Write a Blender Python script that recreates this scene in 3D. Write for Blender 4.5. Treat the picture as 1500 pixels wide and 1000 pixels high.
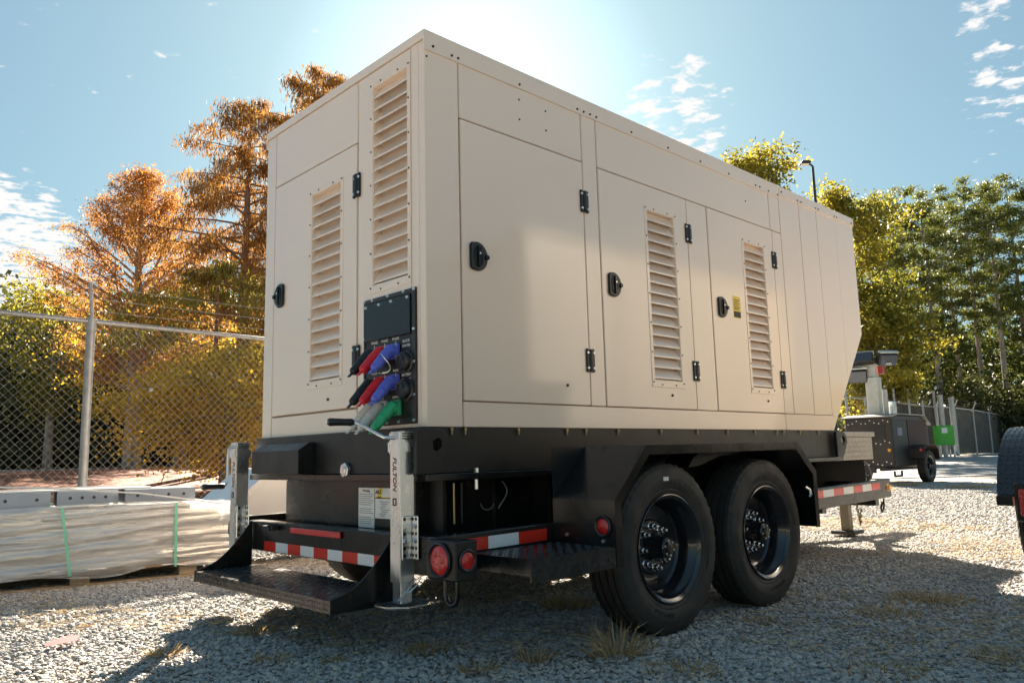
import bpy, bmesh, math, random
import numpy as np
from mathutils import Vector, Matrix
PI = math.pi
random.seed(7)
rng = np.random.default_rng(11)
scene = bpy.context.scene
for o in list(bpy.data.objects):
    bpy.data.objects.remove(o)
COL = scene.collection
R = math.radians

# ------------------------------------------------------------------ camera
CAM = (-2.11489, -2.76757, 0.81548)
YAW, PITCH, ROLL = R(46.3341), R(8.32539), R(-1.42541)
FPX = 1143.99                       # focal length in pixels of the 1500 px photograph
_f = Vector((math.cos(YAW)*math.cos(PITCH), math.sin(YAW)*math.cos(PITCH), math.sin(PITCH)))
_r = Vector((math.sin(YAW), -math.cos(YAW), 0))
_u = _r.cross(_f)
_r2 = _r*math.cos(ROLL) + _u*math.sin(ROLL)
_u2 = _u*math.cos(ROLL) - _r*math.sin(ROLL)
cam_d = bpy.data.cameras.new('camera')
cam = bpy.data.objects.new('camera', cam_d)
COL.objects.link(cam)
cam.matrix_world = Matrix(((_r2.x, _u2.x, -_f.x, CAM[0]), (_r2.y, _u2.y, -_f.y, CAM[1]), (_r2.z, _u2.z, -_f.z, CAM[2]), (0, 0, 0, 1)))
cam_d.sensor_width = 36
cam_d.lens = 36*FPX/1500
cam_d.clip_start = .05
cam_d.clip_end = 3000
scene.camera = cam

# ------------------------------------------------------------------ sky, sun, exposure
SUN_AZ, SUN_EL = R(49.0), R(28.0)     # azimuth counted from +x towards +y
SKY_STRENGTH, SUN_STRENGTH, EXPOSURE = .0405, 5.0, 2.65
world = bpy.data.worlds.new('World')
scene.world = world
world.use_nodes = True
def build_world():
    nt = world.node_tree; N = nt.nodes; L = nt.links
    N.clear()
    out = N.new('ShaderNodeOutputWorld'); bg = N.new('ShaderNodeBackground')
    sky = N.new('ShaderNodeTexSky'); sky.sky_type = 'NISHITA'; sky.sun_disc = False
    sky.sun_elevation = SUN_EL; sky.sun_rotation = PI/2 - SUN_AZ
    sky.air_density = 1.0; sky.dust_density = 1.2; sky.ozone_density = 1.4; sky.altitude = 50
    tc = N.new('ShaderNodeTexCoord')
    # thin clouds: projected on a flat cloud layer, broken up by noise
    sep = N.new('ShaderNodeSeparateXYZ'); L.new(tc.outputs['Generated'], sep.inputs[0])
    zc = N.new('ShaderNodeMath'); zc.operation = 'MAXIMUM'; zc.inputs[1].default_value = .03; L.new(sep.outputs[2], zc.inputs[0])
    dv = N.new('ShaderNodeVectorMath'); dv.operation = 'DIVIDE'
    cmb = N.new('ShaderNodeCombineXYZ')
    for i in range(3): L.new(zc.outputs[0], cmb.inputs[i])
    L.new(tc.outputs['Generated'], dv.inputs[0]); L.new(cmb.outputs[0], dv.inputs[1])
    n1 = N.new('ShaderNodeTexNoise'); n1.inputs['Scale'].default_value = 12; n1.inputs['Detail'].default_value = 9; n1.inputs['Roughness'].default_value = .58
    L.new(dv.outputs[0], n1.inputs['Vector'])
    def dot_mask(d, inner, outer):
        v = Vector(d).normalized()
        dt = N.new('ShaderNodeVectorMath'); dt.operation = 'DOT_PRODUCT'; dt.inputs[1].default_value = v
        nm = N.new('ShaderNodeVectorMath'); nm.operation = 'NORMALIZE'; L.new(tc.outputs['Generated'], nm.inputs[0]); L.new(nm.outputs[0], dt.inputs[0])
        mr = N.new('ShaderNodeMapRange'); mr.interpolation_type = 'SMOOTHSTEP'
        mr.inputs['From Min'].default_value = math.cos(outer); mr.inputs['From Max'].default_value = math.cos(inner)
        L.new(dt.outputs['Value'], mr.inputs['Value']); return mr.outputs[0]
    # cloud cover varies slowly over the whole sky; three clearings and banks as seen
    n2 = N.new('ShaderNodeTexNoise'); n2.inputs['Scale'].default_value = .55; n2.inputs['Detail'].default_value = 2
    L.new(dv.outputs[0], n2.inputs['Vector'])
    cover = N.new('ShaderNodeMapRange'); cover.inputs['From Min'].default_value = .50; cover.inputs['From Max'].default_value = .72
    cover.inputs['To Min'].default_value = 0; cover.inputs['To Max'].default_value = .10; L.new(n2.outputs['Fac'], cover.inputs['Value'])
    acc = cover.outputs[0]
    for d, a, b, w in CLOUDS:
        m = dot_mask(d, a, b)
        s = N.new('ShaderNodeMath'); s.operation = 'MULTIPLY'; s.inputs[1].default_value = w; L.new(m, s.inputs[0])
        t = N.new('ShaderNodeMath'); t.operation = 'MAXIMUM'; L.new(acc, t.inputs[0]); L.new(s.outputs[0], t.inputs[1]); acc = t.outputs[0]
    th = N.new('ShaderNodeMath'); th.operation = 'ADD'; L.new(n1.outputs['Fac'], th.inputs[0]); L.new(acc, th.inputs[1])
    ramp = N.new('ShaderNodeMapRange'); ramp.interpolation_type = 'SMOOTHSTEP'
    ramp.inputs['From Min'].default_value = .72; ramp.inputs['From Max'].default_value = .86; L.new(th.outputs[0], ramp.inputs['Value'])
    mix = N.new('ShaderNodeMix'); mix.data_type = 'RGBA'
    mix.inputs['B'].default_value = (4.0, 3.95, 3.9, 1)
    tint = N.new('ShaderNodeMix'); tint.data_type = 'RGBA'; tint.blend_type = 'MULTIPLY'; tint.inputs['Factor'].default_value = 1
    tint.inputs['B'].default_value = SKY_TINT
    gm = N.new('ShaderNodeGamma'); gm.inputs['Gamma'].default_value = .48; L.new(sky.outputs[0], gm.inputs['Color'])
    L.new(gm.outputs[0], tint.inputs['A'])
    L.new(ramp.outputs[0], mix.inputs['Factor'])
    # aureole: the brightest sky round the sun goes to white
    lum = N.new('ShaderNodeRGBToBW'); L.new(gm.outputs[0], lum.inputs[0])
    ex = N.new('ShaderNodeMath'); ex.operation = 'SUBTRACT'; ex.inputs[1].default_value = 3.2; ex.use_clamp = False; L.new(lum.outputs[0], ex.inputs[0])
    mx0 = N.new('ShaderNodeMath'); mx0.operation = 'MAXIMUM'; mx0.inputs[1].default_value = 0; L.new(ex.outputs[0], mx0.inputs[0])
    ad = N.new('ShaderNodeMix'); ad.data_type = 'RGBA'; ad.blend_type = 'ADD'; ad.inputs['Factor'].default_value = 1; ad.clamp_result = False
    L.new(tint.outputs['Result'], ad.inputs['A']); L.new(mx0.outputs[0], ad.inputs['B'])
    L.new(ad.outputs['Result'], mix.inputs['A'])
    L.new(mix.outputs['Result'], bg.inputs['Color']); bg.inputs['Strength'].default_value = SKY_STRENGTH
    L.new(bg.outputs[0], out.inputs[0])
def pix_ray(px, py):
    return (_f + _r2*((px-750)/FPX) - _u2*((py-500)/FPX))
SKY_TINT = (.69, 1.01, 1.12, 1)
CLOUDS = [(pix_ray(-40, 400), .07, .15, .36), (pix_ray(985, 165), .05, .095, .255), (pix_ray(1480, 115), .02, .08, .235), (pix_ray(1450, 5), .01, .05, .25)]
build_world()
sun_d = bpy.data.lights.new('sun', 'SUN'); sun_d.energy = SUN_STRENGTH; sun_d.angle = R(.53); sun_d.color = (1, .885, .73)
sun = bpy.data.objects.new('sun', sun_d); COL.objects.link(sun)
sun.rotation_euler = (Vector((math.cos(SUN_AZ)*math.cos(SUN_EL), math.sin(SUN_AZ)*math.cos(SUN_EL), math.sin(SUN_EL)))).to_track_quat('Z', 'Y').to_euler()
sun.location = (20, 20, 20)
scene.view_settings.view_transform = 'Standard'
scene.view_settings.look = 'None'
scene.view_settings.gamma = 1
scene.view_settings.use_curve_mapping = False
scene.view_settings.exposure = EXPOSURE
scene.render.engine = 'CYCLES'
scene.cycles.max_bounces = 8
scene.cycles.transparent_max_bounces = 12

# ------------------------------------------------------------------ materials
MATS = {}
def mat(name, col, rough=.5, metal=0, var=0, vscale=6, bump=0, bscale=60, coat=0, spec=.5, col2=None, rvar=0, detail=4, stretch=None, wave=0):
    if name in MATS: return MATS[name]
    m = bpy.data.materials.new(name); m.use_nodes = True
    nt = m.node_tree; N = nt.nodes; L = nt.links
    b = N['Principled BSDF']
    b.inputs['Base Color'].default_value = (*col, 1); b.inputs['Roughness'].default_value = rough; b.inputs['Metallic'].default_value = metal
    b.inputs['Coat Weight'].default_value = coat; b.inputs['Coat Roughness'].default_value = .06
    b.inputs['Specular IOR Level'].default_value = spec
    tc = N.new('ShaderNodeTexCoord'); src = tc.outputs['Object']
    if stretch:
        mp = N.new('ShaderNodeMapping'); mp.inputs['Scale'].default_value = stretch; L.new(src, mp.inputs[0]); src = mp.outputs[0]
    if var or col2:
        n = N.new('ShaderNodeTexNoise'); n.inputs['Scale'].default_value = vscale; n.inputs['Detail'].default_value = detail; L.new(src, n.inputs['Vector'])
        r = N.new('ShaderNodeValToRGB'); L.new(n.outputs['Fac'], r.inputs[0])
        c2 = col2 or tuple(max(0, x*(1-var)) for x in col); c1 = col if col2 else tuple(min(1, x*(1+var)) for x in col)
        r.color_ramp.elements[0].color = (*c2, 1); r.color_ramp.elements[1].color = (*c1, 1)
        r.color_ramp.elements[0].position = .32; r.color_ramp.elements[1].position = .68
        L.new(r.outputs[0], b.inputs['Base Color'])
    if rvar:
        n = N.new('ShaderNodeTexNoise'); n.inputs['Scale'].default_value = vscale*1.7; n.inputs['Detail'].default_value = 6; L.new(src, n.inputs['Vector'])
        mr = N.new('ShaderNodeMapRange'); mr.inputs['To Min'].default_value = max(.02, rough-rvar); mr.inputs['To Max'].default_value = min(1, rough+rvar)
        mr.inputs['From Min'].default_value = .3; mr.inputs['From Max'].default_value = .7
        L.new(n.outputs['Fac'], mr.inputs['Value']); L.new(mr.outputs[0], b.inputs['Roughness'])
    if bump or wave:
        n = N.new('ShaderNodeTexNoise'); n.inputs['Scale'].default_value = bscale; n.inputs['Detail'].default_value = 5; L.new(src, n.inputs['Vector'])
        bp = N.new('ShaderNodeBump'); bp.inputs['Strength'].default_value = bump; bp.inputs['Distance'].default_value = .01
        L.new(n.outputs['Fac'], bp.inputs['Height']); last = bp
        if wave:
            n = N.new('ShaderNodeTexNoise'); n.inputs['Scale'].default_value = 2.2; n.inputs['Detail'].default_value = 1; L.new(src, n.inputs['Vector'])
            b2 = N.new('ShaderNodeBump'); b2.inputs['Strength'].default_value = 1; b2.inputs['Distance'].default_value = wave
            L.new(n.outputs['Fac'], b2.inputs['Height']); L.new(b2.outputs[0], bp.inputs['Normal'])
        L.new(last.outputs[0], b.inputs['Normal'])
        if coat: L.new(last.outputs[0], b.inputs['Coat Normal'])
    MATS[name] = m
    return m
def leaf_mat(name, cols, trans=.55, rough=.55):
    m = bpy.data.materials.new(name); m.use_nodes = True
    nt = m.node_tree; N = nt.nodes; L = nt.links; N.clear()
    out = N.new('ShaderNodeOutputMaterial'); at = N.new('ShaderNodeAttribute'); at.attribute_name = 'var'
    r = N.new('ShaderNodeValToRGB'); L.new(at.outputs['Fac'], r.inputs[0])
    e = r.color_ramp.elements
    for i, c in enumerate(cols):
        p = i/(len(cols)-1)
        el = e[0] if i == 0 else (e[1] if i == len(cols)-1 else e.new(p))
        el.position = p; el.color = (*c, 1)
    e[len(cols)-1].position = 1
    d = N.new('ShaderNodeBsdfPrincipled'); d.inputs['Roughness'].default_value = rough; d.inputs['Specular IOR Level'].default_value = .3
    t = N.new('ShaderNodeBsdfTranslucent'); mx = N.new('ShaderNodeMixShader'); mx.inputs[0].default_value = trans
    L.new(r.outputs[0], d.inputs['Base Color']); L.new(r.outputs[0], t.inputs['Color'])
    L.new(d.outputs[0], mx.inputs[1]); L.new(t.outputs[0], mx.inputs[2]); L.new(mx.outputs[0], out.inputs[0])
    return m

BEIGE = mat('tan_paint', (.76, .61, .50), .34, bump=.012, bscale=400, coat=1.0, wave=.0035)
BEIGE.node_tree.nodes['Principled BSDF'].inputs['Coat IOR'].default_value = 1.62
BEIGE_IN = mat('tan_paint_inside', (.72, .57, .45), .6)
BLACK = mat('black_paint', (.006, .006, .0065), .24, col2=(.012, .011, .010), vscale=3, bump=.05, bscale=250, spec=.32, coat=.25, rvar=.08, wave=.002)
BLACK_SATIN = mat('black_satin', (.0085, .0083, .008), .38, var=.2, vscale=5, bump=.12, bscale=180, rvar=.08, spec=.4)
PLATE = mat('black_tread_plate', (.012, .012, .0125), .28, var=.25, vscale=9, bump=.05, bscale=200, coat=.2, rvar=.1)
PLASTIC = mat('black_plastic', (.016, .016, .018), .38, bump=.1, bscale=300)
RUBBER = mat('tyre_rubber', (.017, .016, .015), .72, col2=(.034, .029, .024), vscale=7, bump=.15, bscale=120, rvar=.1)
RUBBER_TXT = mat('tyre_lettering', (.03, .029, .028), .6)
RIM = mat('gloss_black_rim', (.010, .010, .012), .22, coat=.45, bump=.01, bscale=90)
CHROME = mat('chrome', (.82, .82, .84), .12, 1, bump=.02, bscale=100)
ZINC = mat('zinc_plate', (.74, .74, .74), .30, .92, var=.05, vscale=14, bump=.02, bscale=120, rvar=.06, stretch=(1, 1, .3))
GALV = mat('galvanised_steel', (.55, .57, .60), .42, .85, var=.25, vscale=26, rvar=.1, bump=.03, bscale=80)
SCREW = mat('dark_screw', (.07, .065, .06), .4, .7)
BRASS = mat('yellow_zinc', (.34, .25, .13), .4, 1)
TAPE_R = mat('reflective_red', (.62, .025, .012), .25, var=.1, vscale=90, coat=.3)
TAPE_W = mat('reflective_white', (.72, .73, .74), .28, var=.06, vscale=90, coat=.3)
LENS_R = mat('red_lens', (.55, .012, .01), .12, coat=.6, bump=.35, bscale=70)
LENS_A = mat('amber_lens', (.8, .32, .02), .15, coat=.6, bump=.3, bscale=70)
WHITE = mat('white_label', (.72, .72, .70), .5, var=.04, vscale=40)
INK = mat('black_ink', (.02, .02, .02), .6)
INKG = mat('grey_ink', (.25, .25, .25), .6)
YEL = mat('yellow_label', (.75, .52, .02), .45)
WIREW = mat('white_cable', (.62, .6, .56), .5)

# ------------------------------------------------------------------ mesh helpers
class MB:
    def __init__(s): s.v = []; s.f = []
    def add(s, vs, fs):
        o = len(s.v); s.v += [tuple(p) for p in vs]; s.f += [tuple(i+o for i in f) for f in fs]; return s
    def box(s, x0, x1, y0, y1, z0, z1):
        return s.add([(x0,y0,z0),(x1,y0,z0),(x1,y1,z0),(x0,y1,z0),(x0,y0,z1),(x1,y0,z1),(x1,y1,z1),(x0,y1,z1)],
                     [(0,3,2,1),(4,5,6,7),(0,1,5,4),(1,2,6,5),(2,3,7,6),(3,0,4,7)])
    def obox(s, c, ax, ay, az):            # oriented box: centre and three half-axis vectors
        c, ax, ay, az = map(Vector, (c, ax, ay, az)); vs = []
        for k in (-1, 1):
            for i, j in ((-1,-1),(1,-1),(1,1),(-1,1)): vs.append(c+ax*i+ay*j+az*k)
        return s.add(vs, [(0,3,2,1),(4,5,6,7),(0,1,5,4),(1,2,6,5),(2,3,7,6),(3,0,4,7)])
    def cyl(s, p0, p1, r0, r1=None, n=16, caps=True):
        p0, p1 = Vector(p0), Vector(p1); r1 = r0 if r1 is None else r1
        d = (p1-p0).normalized(); a = d.orthogonal().normalized(); b = d.cross(a)
        vs = []
        for p, r in ((p0, r0), (p1, r1)):
            for i in range(n):
                t = 2*PI*i/n; vs.append(p+(a*math.cos(t)+b*math.sin(t))*r)
        fs = [(i, (i+1) % n, n+(i+1) % n, n+i) for i in range(n)]
        if caps: fs += [tuple(range(n-1, -1, -1)), tuple(range(n, 2*n))]
        return s.add(vs, fs)
    def tube(s, pts, r, n=8, r1=None, caps=True):
        pts = [Vector(p) for p in pts]; m = len(pts); vs = []; prev = None
        for i, p in enumerate(pts):
            d = (pts[min(i+1, m-1)]-pts[max(i-1, 0)]).normalized()
            a = d.orthogonal().normalized() if prev is None else (prev - d*prev.dot(d)).normalized()
            prev = a; b = d.cross(a); rr = r if r1 is None else r+(r1-r)*i/(m-1)
            for k in range(n):
                t = 2*PI*k/n; vs.append(p+(a*math.cos(t)+b*math.sin(t))*rr)
        fs = [(i*n+k, i*n+(k+1) % n, (i+1)*n+(k+1) % n, (i+1)*n+k) for i in range(m-1) for k in range(n)]
        if caps: fs += [tuple(range(n-1, -1, -1)), tuple(range((m-1)*n, m*n))]
        return s.add(vs, fs)
    def lathe(s, prof, c, axis='y', n=48, closed=False):   # prof: (radius, along)
        vs = []; m = len(prof)
        for r, h in prof:
            for k in range(n):
                t = 2*PI*k/n; q = (r*math.cos(t), h, r*math.sin(t))
                if axis == 'x': q = (h, r*math.cos(t), r*math.sin(t))
                if axis == 'z': q = (r*math.cos(t), r*math.sin(t), h)
                vs.append((q[0]+c[0], q[1]+c[1], q[2]+c[2]))
        fs = [(i*n+k, i*n+(k+1) % n, ((i+1) % m)*n+(k+1) % n, ((i+1) % m)*n+k) for i in range(m if closed else m-1) for k in range(n)]
        if not closed:
            if prof[0][0] > 1e-6: fs.append(tuple(range(n-1, -1, -1)))
            if prof[-1][0] > 1e-6: fs.append(tuple(range((m-1)*n, m*n)))
        return s.add(vs, fs)
    def prism(s, poly, fn, d0, d1):        # fn(u, v, d) -> point
        n = len(poly)
        vs = [fn(u, v, d0) for u, v in poly]+[fn(u, v, d1) for u, v in poly]
        return s.add(vs, [tuple(range(n-1, -1, -1)), tuple(range(n, 2*n))]+[(i, (i+1) % n, n+(i+1) % n, n+i) for i in range(n)])
    def ring(s, outer, inner, fn, d0, d1): # plate with a hole; both loops have as many points
        n = len(outer); vs = []
        for d in (d0, d1):
            vs += [fn(u, v, d) for u, v in outer]+[fn(u, v, d) for u, v in inner]
        fs = []
        for i in range(n):
            j = (i+1) % n
            fs += [(i, j, n+j, n+i), (2*n+i, 3*n+i, 3*n+j, 2*n+j), (i, 2*n+i, 2*n+j, j), (n+i, n+j, 3*n+j, 3*n+i)]
        return s.add(vs, fs)
    def build(s, name, m, parent=None, bevel=0, smooth=0, seg=1, loc=None):
        me = bpy.data.meshes.new(name); bm = bmesh.new()
        vs = [bm.verts.new(p) for p in s.v]
        for f in s.f:
            try: bm.faces.new([vs[i] for i in f])
            except ValueError: pass
        bmesh.ops.recalc_face_normals(bm, faces=bm.faces)
        if bevel:
            es = [e for e in bm.edges if len(e.link_faces) == 2 and e.calc_face_angle(0) > R(35)]
            bmesh.ops.bevel(bm, geom=es, offset=bevel, segments=seg, affect='EDGES', clamp_overlap=True)
        bm.to_mesh(me); bm.free()
        if smooth:
            me.polygons.foreach_set('use_smooth', [True]*len(me.polygons)); me.set_sharp_from_angle(angle=R(smooth))
        return link(name, me, m, parent, loc)
def link(name, me, m, parent=None, loc=None):
    o = bpy.data.objects.new(name, me); COL.objects.link(o)
    if m: 
        if len(me.materials) == 0: me.materials.append(m)
    if parent is not None:
        o.parent = parent
        if parent.type == 'EMPTY' and not parent.get('local'): o.location = -parent.location
    if loc is not None: o.location = o.location + Vector(loc)
    return o
def tag(o, label=None, cat=None, group=None, kind=None):
    if label: o['label'] = label
    if cat: o['category'] = cat
    if group: o['group'] = group
    if kind: o['kind'] = kind
    return o
def thing(name, loc, label, cat, group=None, local=False, rz=0):
    o = bpy.data.objects.new(name, None); COL.objects.link(o); o.location = loc; o.rotation_euler[2] = rz
    o.empty_display_size = .2
    bpy.context.view_layer.update()
    if local: o['local'] = 1
    return tag(o, label, cat, group)
def instance(o, parent, off=(0, 0, 0), rz=None):
    c = o.copy(); COL.objects.link(c); c.parent = parent; c.location = Vector(o.location)+Vector(off)
    if rz is not None: c.rotation_euler[2] = rz
    return c
def copy_tree(o, parent=None):
    c = o.copy(); COL.objects.link(c); c.parent = parent
    for ch in list(o.children): copy_tree(ch, c)
    return c
_font_cache = {}
def text_mesh(body, size, depth=.0004, shear=0, align='CENTER', bold=False):
    cu = bpy.data.curves.new('lettering', 'FONT'); cu.body = body; cu.size = size; cu.extrude = depth; cu.shear = shear
    cu.align_x = align; cu.align_y = 'CENTER'; cu.resolution_u = 3
    if bold: cu.offset = size*.02
    ob = bpy.data.objects.new('lettering', cu); COL.objects.link(ob)
    bpy.context.view_layer.update()
    me = bpy.data.meshes.new_from_object(ob.evaluated_get(bpy.context.evaluated_depsgraph_get()))
    bpy.data.objects.remove(ob)
    return me
def lettering(body, size, c, right, up, m, parent, depth=.0005, shear=0, name='lettering', bold=False):
    me = text_mesh(body, size, depth, shear, bold=bold)
    r, u = Vector(right).normalized(), Vector(up).normalized(); n = r.cross(u)
    M = Matrix(((r.x, u.x, n.x, c[0]), (r.y, u.y, n.y, c[1]), (r.z, u.z, n.z, c[2]), (0, 0, 0, 1)))
    me.transform(M); me.materials.clear()
    return link(name, me, m, parent)
def SR(u, v, d): return (u, d, v)          # right side plane: u = x, v = z, d = depth inward
def SB(u, v, d): return (d, u, v)          # rear plane: u = y, v = z
def rect(u0, u1, v0, v1): return [(u0, v0), (u1, v0), (u1, v1), (u0, v1)]
def tread_lugs(mb, fn, u0, u1, v0, v1, pitch=.028, L=.012, W=.0035, h=.0022):
    # raised lozenges of tread plate, alternately turned; fn(u, v, height)
    i = 0; u = u0+pitch*.5
    while u < u1-.004:
        j = 0; v = v0+pitch*.5
        while v < v1-.004:
            a = PI/4 if (i+j) % 2 else -PI/4
            ca, sa = math.cos(a), math.sin(a); l = min(L, (u1-u)*1.2, (v1-v)*1.2)
            P = [(u+ca*l, v+sa*l), (u-sa*W, v+ca*W), (u-ca*l, v-sa*l), (u+sa*W, v-ca*W)]
            mb.add([fn(p, q, 0) for p, q in P]+[fn(u+(p-u)*.55, v+(q-v)*.55, h) for p, q in P],
                   [(4,5,6,7), (0,1,5,4), (1,2,6,5), (2,3,7,6), (3,0,4,7)])
            v += pitch; j += 1
        u += pitch; i += 1

# ------------------------------------------------------------------ the generator trailer
ZB, ZT, W, LEN = .953, 2.83, 1.596, 4.741
PT = .05                                    # panel thickness in front of the core
def screws(pts, fn, name, parent, r=.006, h=.004, m=None):
    mb = MB()
    for u, v in pts:
        mb.cyl(fn(u, v, .001), fn(u, v, -h), r, r*.7, 8)
    o = mb.build(name, m or SCREW, parent, smooth=40); o['kind'] = 'stuff'; return o
def louvre(parent, fn, u0, u1, v0, v1, n, out):
    """louvre insert: frame with a rim, n slats, screws; out = depth of the plate's face"""
    fr = MB().ring(rect(u0-.026, u1+.026, v0-.04, v1+.02), rect(u0, u1, v0, v1), fn, -.0035, .02)
    fr.build('louvre_frame', BEIGE, parent, bevel=.0012)
    rim = MB().ring(rect(u0, u1, v0, v1), rect(u0+.004, u1-.004, v0+.004, v1-.004), fn, .0, .049)
    rim.build('louvre_rim', BEIGE, parent)
    pitch = (v1-v0-.012)/n
    a, b = u0+.004, u1-.004
    sl = MB()
    # weather slat: slopes down towards the outside, ends in a turned-down lip
    prof = [(.002, 0), (.002, .009), (.033, pitch*.93), (.0365, pitch*.93), (.0055, .008), (.005, 0)]
    sl.prism([(d, z) for d, z in prof], (lambda d, z, t: fn(t, z+v0+.012, d)), a, b)
    first = sl.build('slat', BEIGE, parent)
    for i in range(1, n): instance(first, parent, (0, 0, pitch*i))
    back = MB().prism(rect(a, b, v0, v1), fn, .0485, .0497); back.build('louvre_back', BEIGE_IN, parent)
    pts = []
    for i in range(7):
        v = v0-.01+(v1-v0+.02)*i/6
        pts += [(u0-.014, v), (u1+.014, v)]
    for i in range(2):
        u = u0+(u1-u0)*(.25+.5*i); pts += [(u, v0-.024), (u, v1+.012)]
    screws(pts, lambda u, v, d: fn(u, v, d-.0035), 'screw_heads', parent, .0055, .004)
def hinge(parent, fn, u, v, h=.13):
    hb = MB()
    hb.prism(rect(u-.034, u-.011, v-h/2, v+h/2), fn, -.010, 0)
    hb.prism(rect(u+.011, u+.034, v-h/2, v+h/2), fn, -.010, 0)
    hb.cyl(fn(u, v-h/2+.004, -.008), fn(u, v+h/2-.004, -.008), .012, n=12)
    o = hb.build('hinge', PLASTIC, parent, bevel=.004, seg=2, smooth=30)
    mb = MB()
    for du in (-.023, .023):
        for dv in (-.042, .042): mb.cyl(fn(u+du, v+dv, -.009), fn(u+du, v+dv, -.014), .0085, .006, 10)
    return o, mb
def handle(parent, fn, u, v, s=1):
    """paddle latch: D-shaped black escutcheon with a recessed slot and grip; s = 1 bulges to +u"""
    pts = []
    for i in range(13):
        t = -PI/2+PI*i/12; pts.append((u+s*(-.010+.066*math.cos(t)), v+.072*math.sin(t)))
    pts += [(u-s*.052, v+.066), (u-s*.058, v+.05), (u-s*.058, v-.05), (u-s*.052, v-.066)]
    mb = MB().prism(pts, fn, -.014, 0)
    o = mb.build('handle', PLASTIC, parent, bevel=.006, seg=2, smooth=35)
    el = lambda ru, rv, n=16: [(u-s*.008+ru*math.cos(2*PI*i/n), v+rv*math.sin(2*PI*i/n)) for i in range(n)]
    g = MB().ring(el(.03, .056), el(.022, .048), fn, -.0185, -.0135)
    g.prism([(u-s*.008-.007, v-.05), (u-s*.008+.007, v-.05), (u-s*.008+.007, v+.05), (u-s*.008-.007, v+.05)], fn, -.026, -.0165)
    g.cyl(fn(u+s*.045, v, -.012), fn(u+s*.045, v, -.024), .014, .012, 12)
    g.build('handle_grip', BLACK, parent, bevel=.002, smooth=35)
    MB().cyl(fn(u-s*.008, v+.012, -.0265), fn(u-s*.008, v+.012, -.0285), .006, n=10).build('lock', ZINC, parent, smooth=40)
    return o

def panel(parent, name, fn, u0, u1, v0, v1, m=None, d0=0, d1=PT, hole=None, bev=.003):
    mb = MB()
    if hole: mb.ring(rect(u0, u1, v0, v1), rect(*hole), fn, d0, d1)
    else: mb.prism(rect(u0, u1, v0, v1), fn, d0, d1)
    return mb.build(name, m or BEIGE, parent, bevel=bev, seg=2, smooth=30)

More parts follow.
